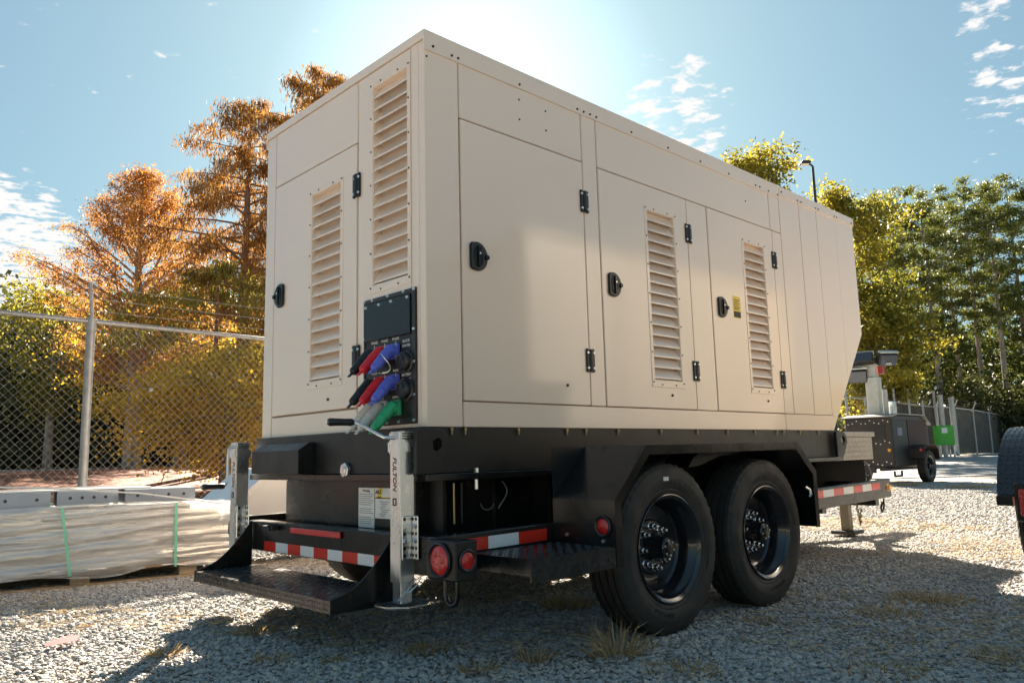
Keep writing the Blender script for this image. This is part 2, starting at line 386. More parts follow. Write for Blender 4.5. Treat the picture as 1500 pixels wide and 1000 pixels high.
def build_enclosure(root):
    side = [(PT, ZB+.002), (4.041-.03, ZB+.002), (LEN-PT, 1.80), (LEN-PT, 2.78), (PT, 2.78)]
    core = MB().prism(side, SR, PT, W-PT); core.build('inner_shell', BEIGE_IN, root)
    # left side and front skins (away from the lens)
    ch = [(0.0, ZB), (4.041, ZB), (LEN, 1.784), (LEN, 2.784), (0.0, 2.784)]
    MB().prism([(PT+.001, ZB), (4.041, ZB), (LEN, 1.784), (LEN, 2.784), (PT+.001, 2.784)], SR, W-PT, W).build('side_skin', BEIGE, root, bevel=.003)
    MB().prism([(4.041-.04, ZB), (4.041-.0005, ZB), (LEN-.0005, 1.784), (LEN-.0005, 2.784), (LEN-PT, 2.784), (LEN-PT, 1.79)], SR, PT+.001, W-PT-.001).build('front_skin', BEIGE, root)
    # roof cap
    cap = MB()
    cap.box(-.008, 3.405, -.008, W+.008, 2.7855, ZT)
    cap.box(-.008, 3.405, -.008, .003, 2.731, 2.7855)
    cap.box(-.008, 3.405, W-.003, W+.008, 2.731, 2.7855)
    cap.build('roof_cap', BEIGE, root)
    fc = MB()
    fc.box(3.410, LEN+.008, -.010, W+.010, 2.7855, ZT-.004); fc.box(3.410, LEN+.008, -.010, .002, 2.757, 2.7855)
    fc.build('roof_cap', BEIGE, root)
    g = .0028
    # right side
    p = lambda n, *a, **k: panel(root, n, SR, *a, **k)
    p('corner_post', 0, .206-g, ZB, 2.7835)
    p('sill', .206+g, 3.262-g, ZB, 1.071-g)
    p('upper_panel', .206+g, 1.108-g, 2.449+g, 2.7835)
    p('post', 1.108+g, 1.237-g, 1.071+g, 2.7835)
    p('upper_panel', 1.237+g, 3.24-g, 2.449+g, 2.7835)
    p('post', 2.127+g, 2.367-g, 1.071+g, 2.449-g)
    p('post', 3.262+g, 3.40-g, ZB, 2.7835) if False else p('post', 3.256+g, 3.40-g, 1.071+g, 2.449-g)
    p('post', 3.24+g, 3.40-g, 2.449+g, 2.7835)
    xs = [3.40, 3.727, 4.034]
    p('front_panel', 3.40+g, 3.727-g, 1.071+g, 2.7835); p('front_panel', 3.727+g, 4.034-g, 1.071+g, 2.7835)
    zc = lambda x: ZB+(1.784-ZB)*(x-4.041)/(LEN-4.041)
    xa = 4.041+(1.071-ZB)/(1.784-ZB)*(LEN-4.041)
    MB().prism([(3.262+g, ZB), (4.041, ZB), (xa-.004, 1.071-.001), (3.262+g, 1.071-.001)], SR, 0, PT).build('front_panel', BEIGE, root, bevel=.002)
    MB().prism([(4.034+g, 1.071+.001), (xa, 1.071+.001), (4.385, zc(4.385)), (4.385, 2.7835), (4.034+g, 2.7835)], SR, 0, PT).build('front_panel', BEIGE, root, bevel=.002)
    MB().prism([(4.388, zc(4.388)), (LEN, 1.784), (LEN, 2.7835), (4.388, 2.7835)], SR, 0, PT).build('front_panel', BEIGE, root, bevel=.002)
    def door(u0, u1, lou, hu, hs, hgu, fn=SR):
        d = panel(root, 'door', fn, u0+.004, u1-.004, 1.075, 2.445, hole=(lou[0]-.006, lou[1]+.006, lou[2]-.006, lou[3]+.006) if lou else None, d0=-.002)
        F = lambda u, v, q: fn(u, v, q-.002)
        if lou: louvre(d, F, *lou, 16, 0)
        handle(d, F, hu, 1.77, hs)
        for v in (2.215, 1.318):
            o, mb = hinge(d, F, hgu, v)
            mb.build('hinge_bolt', ZINC, d, smooth=40)['kind'] = 'stuff'
        return d
    d1 = door(.208, 1.108, None, .312, 1, 1.108)
    screws([(.92, 1.175)], lambda u, v, d: SR(u, v, d-.002), 'bump_stop', d1, .009, .008)
    d2 = door(1.237, 2.127, (1.690, 1.972, 1.240, 2.291), 1.345, 1, 2.130)
    d3 = door(2.367, 3.256, (2.826, 3.104, 1.243, 2.287), 2.490, 1, 3.258)
    for d, u in ((d2, 1.86), (d3, 3.02)): screws([(u, 1.155)], lambda u, v, q: SR(u, v, q-.002), 'bump_stop', d, .009, .008)
    lb = MB().prism(rect(2.632, 2.728, 1.715, 1.868), lambda u, v, d: SR(u, v, d-.002), -.001, 0).build('warning_label', YEL, d3)
    mb = MB().prism(rect(2.636, 2.724, 1.72, 1.762), lambda u, v, d: SR(u, v, d-.002), -.0018, -.0008)
    for i in range(6): mb.prism(rect(2.64, 2.70+.02*(i % 2), 1.775+.013*i, 1.780+.013*i), lambda u, v, d: SR(u, v, d-.002), -.0018, -.0008)
    mb.build('print', INK, d3)
    # roof cap screws
    pts = [(.045, 2.758), (.16, 2.752), (.20, 2.752), (.62, 2.752), (1.075, 2.752), (1.13, 2.752), (1.185, 2.752), (1.24, 2.752), (1.57, 2.752), (1.95, 2.752), (2.32, 2.752), (2.68, 2.752), (3.05, 2.752), (3.11, 2.752), (3.24, 2.75), (3.38, 2.75)]
    screws(pts, lambda u, v, d: SR(u, v, d-.008), 'screw_heads', root, .0075, .006)
    screws([(3.44, 2.785), (3.70, 2.772), (3.76, 2.772), (4.01, 2.772), (4.06, 2.772), (4.36, 2.772), (4.41, 2.772), (4.70, 2.775)], lambda u, v, d: SR(u, v, d-.010), 'screw_heads', root, .0075, .006)
    screws([(.62, 2.67), (.62, 2.56), (.82, 2.665), (.82, 2.555), (.012, 2.70), (2.9, 2.60)], SR, 'screw_heads', root, .006, .005)
    # rear
    p = lambda n, *a, **k: panel(root, n, SB, *a, **k)
    MB().prism(rect(PT, .108-g, ZB, 2.7835), SB, 0, PT).build('corner_post', BEIGE, root)
    p('corner_post', 1.480+g, W, ZB, 2.7835)
    p('sill', .572+g, 1.480-g, ZB, 1.067-g)
    p('upper_panel', .572+g, 1.480-g, 2.449+g, 2.7835)
    rp = panel(root, 'rear_panel', SB, .108+g, .572-g, ZB, 2.7835, hole=(.139-.006, .434+.006, 1.66-.006, 2.70+.006))
    louvre(rp, SB, .139, .434, 1.66, 2.70, 16, 0)
    rd = door(.574, 1.478, (.735, 1.037, 1.235, 2.286), 1.398, 1, .575, SB)
    screws([(.845, 1.13)], lambda u, v, d: SB(u, v, d-.002), 'bump_stop', rd, .009, .008)
    # skid bolts under the sill
    mb = MB()
    for x in (.13, .21, .55, .90, 1.05, 1.32, 1.72, 2.1, 2.45, 2.8, 3.1, 3.2, 3.45, 3.75):
        mb.cyl((x, -.008, ZB-.004), (x, -.008, ZB-.018), .0065, n=8); mb.cyl((x, -.008, ZB-.018), (x, -.008, ZB-.036), .0035, n=6)
    mb.build('bolt', BRASS, root, smooth=40)['kind'] = 'stuff'

def build_power_panel(root):
    pp = MB().prism(rect(.070, .500, .970, 1.595), SB, -.008, -.0005).build('power_panel', BLACK_SATIN, root, bevel=.002)
    F = lambda u, v, d: SB(u, v, d-.008)
    MB().ring(rect(.072, .498, .972, 1.593), rect(.1, .484, 1.0, 1.572), F, -.004, 0).build('panel_frame', PLASTIC, pp, bevel=.0015)
    MB().prism(rect(.104, .482, 1.382, 1.566), F, -.012, 0).build('cover_flap', BLACK, pp, bevel=.003)
    pts = [(.08, 1.585), (.49, 1.585), (.29, 1.585), (.16, 1.585), (.42, 1.585), (.082, 1.4), (.082, 1.25), (.082, 1.1), (.082, .985), (.49, 1.4), (.49, 1.2), (.49, .985), (.29, .982), (.2, .982), (.4, .982)]
    screws(pts, lambda u, v, d: F(u, v, d-.004), 'screw_heads', pp, .0085, .006, ZINC)
    screws([(.12, 1.552), (.25, 1.552), (.35, 1.552), (.465, 1.552)], lambda u, v, d: F(u, v, d-.012), 'screw_heads', pp, .0095, .006, ZINC)
    def label(t, u, v, s=.017, m=None):
        lettering(t, s, SB(u, v, -.0092), (0, -1, 0), (0, 0, 1), m or WHITE, pp, .0004)
    for i, (y, l) in enumerate(((.405, 'A'), (.318, 'B'), (.228, 'C'))):
        label('PHASE', y, 1.372, .019); label(l, y, 1.352, .02)
        label('PHASE', y, 1.222, .015); label(l, y, 1.205, .016)
    label('BLOCK', .145, 1.352); label('HEATER', .145, 1.330)
    label('BATTERY', .145, 1.195); label('CHARGER', .145, 1.173)
    label('NEUTRAL', .36, 1.098, .016); label('GROUND', .22, 1.098, .016)
    cols = dict(black=(.015, .015, .016), red=(.62, .015, .025), blue=(.10, .13, .55), white=(.62, .60, .55), grey=(.52, .52, .50), green=(.03, .36, .16))
    def plug(y, z, c, yaw=0, dl=0):
        m = mat('plug_'+c, cols[c], .42, bump=.06, bscale=120)
        b = Vector((-.012, y, z)); d = Vector((-.70, yaw, -.714)).normalized(); L = .135+dl
        fl = MB().prism(rect(y-.034, y+.034, z-.036, z+.036), SB, -.024, -.009)
        fl.cyl(b, b+Vector((-.035, 0, -.006)), .031, .029, 18)
        body = fl; s = b+Vector((-.028, 0, .004))
        body.cyl(s-d*.01, s+d*L*.5, .0285, .0265, 18); body.cyl(s+d*L*.5, s+d*L*.93, .0245, .021, 18); body.cyl(s+d*L*.93, s+d*L, .021, .014, 18)
        side = d.cross(Vector((0, 1, 0))).normalized()
        body.obox(s+d*(L+.012), d*.016, Vector((0, .012, 0)), side*.0035)
        o = body.build('plug', m, pp, bevel=.0028, seg=2, smooth=35)
        o['label'] = c+' cable plug cover pointing down'
        k = MB()
        for dy, dz in ((-.026, -.028), (.026, -.028), (-.026, .028), (.026, .028)): k.cyl((-.0245, y+dy, z+dz), (-.028, y+dy, z+dz), .0055, .004, 8)
        k.build('plug_screw', ZINC, pp)['kind'] = 'stuff'
        return o
    for y, c in ((.405, 'black'), (.318, 'red'), (.228, 'blue')):
        plug(y, 1.312, c, 0 if c != 'red' else .05); plug(y, 1.168, c, .04 if c != 'blue' else -.03)
    plug(.40, 1.05, 'white', .12); plug(.322, 1.05, 'grey', .05, .01); plug(.215, 1.048, 'green', 0, .01)
    # lanyard loops
    t = [(-.11+.02*math.sin(a*2), .195+.05*math.cos(a), 1.245+.045*math.sin(a)) for a in [i*2*PI/20 for i in range(17)]]
    MB().tube(t, .0022, 6).build('lanyard', ZINC, pp, smooth=60)
    for z in (1.255, 1.128):
        r = MB(); r.lathe([(.0, -.05), (.036, -.05), (.044, -.04), (.044, -.02), (.052, -.016), (.052, -.008)], (0, .137, z), 'x', 24)
        r.build('inlet_socket', PLASTIC, pp, smooth=35)
        k = MB(); k.tube([(-.052, .137+.025*math.cos(a), z+.025*math.sin(a)) for a in [i*PI/6 for i in range(7)]], .004, 6); k.build('socket_rim', BLACK, pp, smooth=50)

CABLE = mat('grey_cable', (.14, .135, .13), .5)
def build_chassis(root):
    # generator skid (channel base)
    sk = MB()
    sk.box(-.03, 4.06, .0, 1.606, .7455, .9525)
    sk.build('skid', BLACK_SATIN, root, bevel=.004)
    sk = MB(); sk.box(-.045, 4.06, -.05, 1.65, .716, .745); sk.build('skid_flange', BLACK, root, bevel=.002)
    lug = lambda cx, s: [(cx-s*.075, .752), (cx-s*.075, .945)]+[(cx+s*(.012+.075*math.cos(t)), .868+.078*math.sin(t)) for t in [PI/2*(1-i/6)-.0 for i in range(8)]]+[(cx+s*.022, .752)]
    for cx, s in ((.0, 1), (4.07, 1)):
        pts = [(cx-.095, .7465), (cx-.095, .942), (cx+.02, .942)]
        for i in range(1, 8):
            t = PI/2-i*(PI/2+.25)/7; pts.append((cx+.02+.072*math.cos(t), .87+.072*math.sin(t)))
        pts.append((cx+.012, .7465))
        hole = [(cx+.018+.028*math.cos(2*PI*i/len(pts)), .872+.028*math.sin(2*PI*i/len(pts))) for i in range(len(pts))]
        ang = [math.atan2(q[1]-.872, q[0]-cx-.018) for q in pts]
        hr = .027 if cx < 1 else .038
        hole = [(cx+.018+hr*math.cos(a), .872+hr*math.sin(a)) for a in ang]
        MB().ring(pts, hole, SR, -.045, -.020).build('lifting_lug', BLACK_SATIN, root, bevel=.003)
    # junction hood on the skid's rear
    hood = MB()
    q = [(-.031, .742), (-.125, .752), (-.125, .872), (-.06, .912), (-.031, .912)]
    hood.prism(q, lambda u, v, d: (u, d, v), .93, 1.46); hood.build('junction_hood', BLACK_SATIN, root, bevel=.003)
    hx = MB(); hx.cyl((-.031, .61, .767), (-.052, .61, .767), .038, n=6); hx.cyl((-.052, .61, .767), (-.058, .61, .767), .022, .02, 12); hx.build('drain_plug', ZINC, root, bevel=.003)
    # tank under the skid
    tk = MB(); tk.box(.055, 3.95, .16, 1.40, .44, .7155); tk.build('fuel_tank', BLACK, root, bevel=.008, seg=2)
    for x in (.12, .42, .80, 3.0, 3.5): MB().box(x, x+.02, .05, .1595, .45, .7155).build('rib', BLACK_SATIN, root)
    for x in (.16, .205): MB().tube([(x, .02, .70), (x, .02, .52)], .005, 8).build('fuel_line', BRASS if x < .2 else BLACK_SATIN, root, smooth=50)
    MB().cyl((.26, -.02, .745), (.26, -.02, .765), .012, n=6).build('drain_bolt', ZINC, root, smooth=30); MB().cyl((.26, -.02, .714), (.26, -.02, .67), .008, n=8).build('drain_valve', ZINC, root, smooth=30)
    MB().tube([(.42+.03*math.sin(a), -.02, .70-.03*a) for a in [i*.35 for i in range(13)]], .0028, 6).build('cable', CABLE, root, smooth=60)
    MB().tube([(.36+.04*math.cos(a), .02, .60+.03*math.sin(a)) for a in [PI+i*.2 for i in range(16)]], .0028, 6).build('cable', CABLE, root, smooth=60)
    # stickers on the tank
    st = MB().prism(rect(.500, .639, .487, .678), SB, .0535, .0548).build('warning_sticker', WHITE, root)
    k = MB()
    for i in range(15):
        v = .645-.0100*i
        if i in (6, 10): continue
        k.prism(rect(.508+.02*((i*37) % 3)/2, .631, v, v+.0035), SB, .0528, .0536)
    k.build('print', INKG, st)
    lettering('Warning', .018, SB(.57, .664, .053), (0, -1, 0), (0, 0, 1), INK, st, .0004)
    s2 = MB().prism(rect(.365, .494, .535, .628), SB, .0535, .0548).build('data_sticker', WHITE, root)
    k = MB()
    for i in range(8): k.prism(rect(.375+.012*((i*29) % 4), .455-.008*((i*13) % 3), .612-.0095*i, .616-.0095*i), SB, .0528, .0536)
    k.build('print', INKG, s2)
    s3 = MB().prism(rect(.365, .494, .632, .678), SB, .0535, .0548).build('maker_sticker', WHITE, root)
    k = MB(); k.add([SB(.44, .632, .0528), SB(.475, .632, .0528), SB(.462, .678, .0528), SB(.427, .678, .0528)], [(0, 1, 2, 3)]); k.prism(rect(.365, .494, .632, .636), SB, .0528, .0536); k.build('print', YEL, s3)
    lettering('AKS', .026, SB(.466, .658, .0522), (0, -1, 0), (0, 0, 1), INK, s3, .0004, shear=.2, bold=True)
    # frame rails (nose slightly high)
    zr = lambda x: .0125*x
    def rail(y0, y1, x0, x1):
        b = MB(); b.add([(x0, y0, .362+zr(x0)), (x1, y0, .376+zr(x1)), (x1, y1, .376+zr(x1)), (x0, y1, .362+zr(x0)), (x0, y0, .512+zr(x0)), (x1, y0, .512+zr(x1)), (x1, y1, .512+zr(x1)), (x0, y1, .512+zr(x0))],
              [(0,3,2,1),(4,5,6,7),(0,1,5,4),(1,2,6,5),(2,3,7,6),(3,0,4,7)]); return b
    rail(-.31, -.25, -.2, 4.26).build('side_rail', BLACK, root, bevel=.004)
    rail(1.60, 1.66, -.08, 4.26).build('side_rail', BLACK, root, bevel=.004)
    dk = MB()
    for x in (.45, 1.4, 2.3, 3.2, 4.1): dk.box(x, x+.06, -.25, 1.85, .37, .44)
    dk.build('cross_member', BLACK, root)
    dk = MB(); dk.box(3.96, 4.9, .14, 1.5, .46, .4615+.25); dk.build('recess_shade_block', mat('recess_shadow_black', (.005, .005, .005), .9, spec=.1), root, bevel=.004)  # black block puts the shade of the open front recess into its colour
    dk = MB(); dk.box(4.26, 4.262, -.1, 1.8, .43, .55); dk.box(4.10, 4.18, -.25, 1.85, .442, .55); dk.build('front_beam', BLACK, root)
    def tape(seq, fn, u0, u1, v0, v1, dz=0):
        n = len(seq)
        for i, s in enumerate(seq):
            a, b = u0+(u1-u0)*i/n, u0+(u1-u0)*(i+1)/n
            mb = MB(); za, zb = dz*(a-u0), dz*(b-u0)
            mb.prism([(a, v0+za), (b, v0+zb), (b, v1+zb), (a, v1+za)], fn, -.0012, -.0002)
            mb.build('reflective_tape', TAPE_R if s == 'r' else TAPE_W, root)
    FR = lambda u, v, d: (u, -.31+d, v)
    tape('rwr', FR, -.105, .413, .4405, .491, .0125)
    tape('rwrwrwr', FR, 2.945, 4.055, .484, .533, .0125)
    am = MB(); am.lathe([(0, -.016), (.02, -.014), (.026, -.002), (.03, 0)], (0, 0, 0), 'y', 16); am.build('marker_lamp', LENS_A, root, smooth=40, loc=(4.21, -.31, .505))
    # rear beam, step, lights
    MB().box(-.08, .0, -.25, 1.60, .332, .490).build('rear_beam', BLACK, root, bevel=.004)
    FB = lambda u, v, d: (-.08+d, u, v)
    tape('rwrwrwrwr'[::-1], FB, .165, 1.375, .338, .388)
    MB().prism(rect(.575, 1.06, .446, .476), FB, -.016, -.0005).build('light_bar', LENS_R, root, bevel=.004)
    lt = MB(); lt.box(-.12, -.081, 1.21, 1.33, .455, .475); lt.cyl((-.13, 1.24, .465), (-.08, 1.24, .465), .014, n=10); lt.build('latch', PLASTIC, root, bevel=.003)
    step = MB(); step.box(-.40, -.05, .137, 1.513, .244, .250); step.box(-.40, -.394, .137, 1.513, .200, .2435)
    st = step.build('rear_step', PLATE, root)
    lg = MB(); tread_lugs(lg, lambda u, v, h: (u, v, .250+h), -.395, -.055, .145, 1.505); tread_lugs(lg, lambda u, v, h: (-.40-h, u, v), .145, 1.505, .203, .246, pitch=.021, L=.009)
    lg.build('tread_lugs', PLATE, st)['kind'] = 'stuff'
    for y in (.131, 1.514):
        pts = [(-.402, .196), (-.402, .256)]
        for i in range(1, 11):
            t = i/10; pts.append((-.402+.306*math.sin(t*PI/2)**.75 if False else -.402+.31*t, .256+.235*(t**1.9)))
        pts += [(-.084, .491), (-.084, .196)]
        MB().prism(pts, SR, y, y+.006).build('step_bracket', BLACK, root, bevel=.001)
    for y in (.0, 1.6):
        pass
    # light boxes at both rear corners
    for s, y0, y1 in ((1, -.487, -.312), (-1, 1.662, 1.80)):
        yo = y0 if s == 1 else y1
        dx = 0 if s == 1 else .16
        bx = MB().box(-.25+dx, -.142+dx, y0, y1, .365, .508).build('lamp_box', BLACK_SATIN, root, bevel=.005)
        c = (-.25+dx, (y0+y1)/2+.002, .437)
        MB().lathe([(.062, .0), (.066, -.008), (.060, -.014), (.054, -.008)], c, 'x', 32, closed=True).build('lamp_gasket', PLASTIC, bx, smooth=40)
        MB().lathe([(0, -.0135), (.03, -.0125), (.05, -.009), (.055, -.004)], c, 'x', 32).build('lamp_lens', LENS_R, bx, smooth=50)
        dots = MB()
        for k in range(6):
            a = k*PI/3; dots.lathe([(0, -.0165), (.007, -.015), (.011, -.0125)], (c[0], c[1]+.026*math.cos(a), c[2]+.026*math.sin(a)), 'x', 10)
        dots.build('lamp_optic', LENS_R, bx, smooth=50)['kind'] = 'stuff'
        c2 = (-.196+dx, yo, .437)
        MB().lathe([(.040, 0), (.043, -.006*s), (.037, -.010*s), (.031, -.006*s)], c2, 'y', 24, closed=True).build('lamp_gasket', PLASTIC, bx, smooth=40)
        MB().lathe([(0, -.011*s), (.02, -.010*s), (.033, -.004*s)], c2, 'y', 24).build('lamp_lens', LENS_R, bx, smooth=50)
        yy = (y0+y1)/2
        MB().tube([(-.2+dx, yy+a, b) for a, b in ((.035, .365), (.037, .30), (.025, .275), (0, .266), (-.025, .275), (-.037, .30), (-.035, .365))], .009, 10).build('tie_down_loop', BLACK, bx, smooth=60)
    # side step
    for sy in (1, -1):
        Y = (lambda y: y) if sy == 1 else (lambda y: W-y-.31)
        mb = MB()
        ss = MB(); ss.box(-.035, .448, min(Y(-.66), Y(-.312)), max(Y(-.66), Y(-.312)), .430, .436)
        ss.box(-.035, .448, min(Y(-.66), Y(-.654)), max(Y(-.66), Y(-.654)), .352, .4295); ss.box(-.035, -.029, min(Y(-.653), Y(-.312)), max(Y(-.653), Y(-.312)), .375, .4295)
        so = ss.build('side_step', PLATE, root) if sy == 1 else root
        lg = MB(); a, b = sorted((Y(-.652), Y(-.32)))
        tread_lugs(lg, lambda u, v, h: (u, v, .436+h), -.03, .445, a, b)
        tread_lugs(lg, lambda u, v, h: (u, Y(-.66-h), v), -.03, .445, .356, .43, pitch=.025, L=.0105)
        if sy == 1: lg.build('tread_lugs', PLATE, so)['kind'] = 'stuff'
        # fender
        P = [(.455, .355), (.455, .622), (.690, .848), (2.075, .856), (2.282, .690), (2.282, .375)]
        def off(P, d):
            out = []
            for i, p in enumerate(P):
                ns = []
                for a, b in ((i-1, i), (i, i+1)):
                    if a < 0 or b >= len(P): continue
                    e = Vector((P[b][0]-P[a][0], P[b][1]-P[a][1])).normalized(); ns.append(Vector((e.y, -e.x)))
                n = ns[0] if len(ns) == 1 else (ns[0]+ns[1]).normalized()/max(.5, (ns[0]+ns[1]).normalized().dot(ns[0]))
                out.append((p[0]+n.x*d, p[1]+n.y*d))
            return out
        I = off(P, .005); J = off(P, .042)
        fd = MB()
        for i in range(len(P)-1):
            fd.prism([P[i], P[i+1], I[i+1], I[i]], lambda u, v, d: (u, Y(d), v), -.66, -.312)
        fo = fd.build('fender', BLACK, root)
        fl = MB()
        for i in range(len(P)-1):
            fl.prism([P[i], P[i+1], J[i+1], J[i]], lambda u, v, d: (u, Y(d), v), -.666, -.6605)
        fl.build('fender_flange', BLACK, fo)
        # marker lamp on the fender's rear plate, bolts
        if sy == 1: MB().lathe([(.043, 0), (.046, -.006), (.040, -.010), (.032, -.006)], (.4545, Y(-.60), .515), 'x', 24, closed=True).build('lamp_gasket', PLASTIC, fo, smooth=40)
        if sy == 1: MB().lathe([(0, -.012), (.02, -.011), (.034, -.003)], (.4545, Y(-.60), .515), 'x', 24).build('lamp_lens', LENS_R, fo, smooth=50)
        k = MB()
        for y, z in ((-.395, .472), (-.60, .455)): k.cyl((.4545, Y(y), z), (.446, Y(y), z), .009, .007, 8)
        k.build('fender_bolt', ZINC, fo, smooth=40)['kind'] = 'stuff'
        # inner wheel-well wall and spring hanger between the wheels
        wl = MB(); wl.box(.46, 2.275, min(Y(-.3115), Y(-.3095)), max(Y(-.3115), Y(-.3095)), .54, .85); wl.build('wheel_well', BLACK_SATIN, root)
        hg = MB(); hg.prism([(1.16, .74), (1.20, .78), (1.30, .83), (1.60, .83), (1.62, .80), (1.45, .79), (1.25, .745)], lambda u, v, d: (u, Y(d), v), -.56, -.40); hg.build('spring_hanger', BLACK_SATIN, root)
        ax = MB()
        for x in (.915, 1.79): ax.cyl((x, Y(-.40), .3835), (x, .8, .3835), .045, n=12)
        ax.build('axle', BLACK_SATIN, root, smooth=40)
        hk = MB(); hk.tube([(2.20, Y(-.635), .60), (2.215, Y(-.65), .585), (2.22, Y(-.655), .56), (2.21, Y(-.65), .545)], .008, 6); hk.build('hook', ZINC, fo, smooth=50)
    # tool box on the front, tongue and front leg
    tb = MB().box(4.12, 4.85, .04, 1.56, .7125, .905).build('tool_box', mat('tread_aluminium', (.30, .28, .25), .45, .6, var=.1, vscale=20), root, bevel=.004)
    MB().box(4.10, 4.87, .02, 1.58, .9055, .945).build('tool_box_lid', mat('tread_aluminium', (0, 0, 0)), tb, bevel=.004)
    lg = MB(); tread_lugs(lg, lambda u, v, h: (u, .04-h, v), 4.3, 4.84, .72, .90, pitch=.04, L=.017, W=.005, h=.003); lg.build('tread_lugs', mat('tread_aluminium', (0, 0, 0)), tb)['kind'] = 'stuff'
    MB().tube([(4.62, .03, .70), (4.68, .02, .66), (4.72, .02, .60), (4.71, .02, .55), (4.66, .02, .53)], .006, 6).build('cable', CABLE, root, smooth=60)
    tg = MB()
    for s in (1, -1): tg.tube([(4.0, .8-s*.75, .46), (5.35, .8-s*.14, .47), (6.3, .8-s*.05, .47)], .05, 4)
    tg.build('tongue', BLACK, root)
    fj = MB(); fj.box(5.17, 5.25, .44, .52, .06, .52); fj.build('front_leg', mat('olive_grey_steel', (.16, .14, .10), .5, .4), root, bevel=.004)
    fp = MB(); fp.box(5.10, 5.32, .37, .59, .03, .06); fp.build('leg_foot', BLACK_SATIN, root, bevel=.005)
    MB().tube([(4.12, -.29, .40), (4.10, -.285, .35), (4.13, -.28, .32), (4.16, -.285, .36), (4.15, -.29, .42)], .007, 6).build('tie_down_loop', BLACK, root, smooth=60)
    ch = MB()
    for i in range(14):
        p = Vector((3.98+.006*i, -.15, .40-.02*min(i, 8)+.02*max(0, i-8))); d = Vector((0, .01, .012)) if i % 2 else Vector((.01, 0, .012))
        ch.tube([p+d*math.sin(t)+Vector((0, 0, .012))*math.cos(t) for t in [k*PI/3 for k in range(7)]], .0035, 5)
    ch.build('safety_chain', BRASS, root, smooth=60)

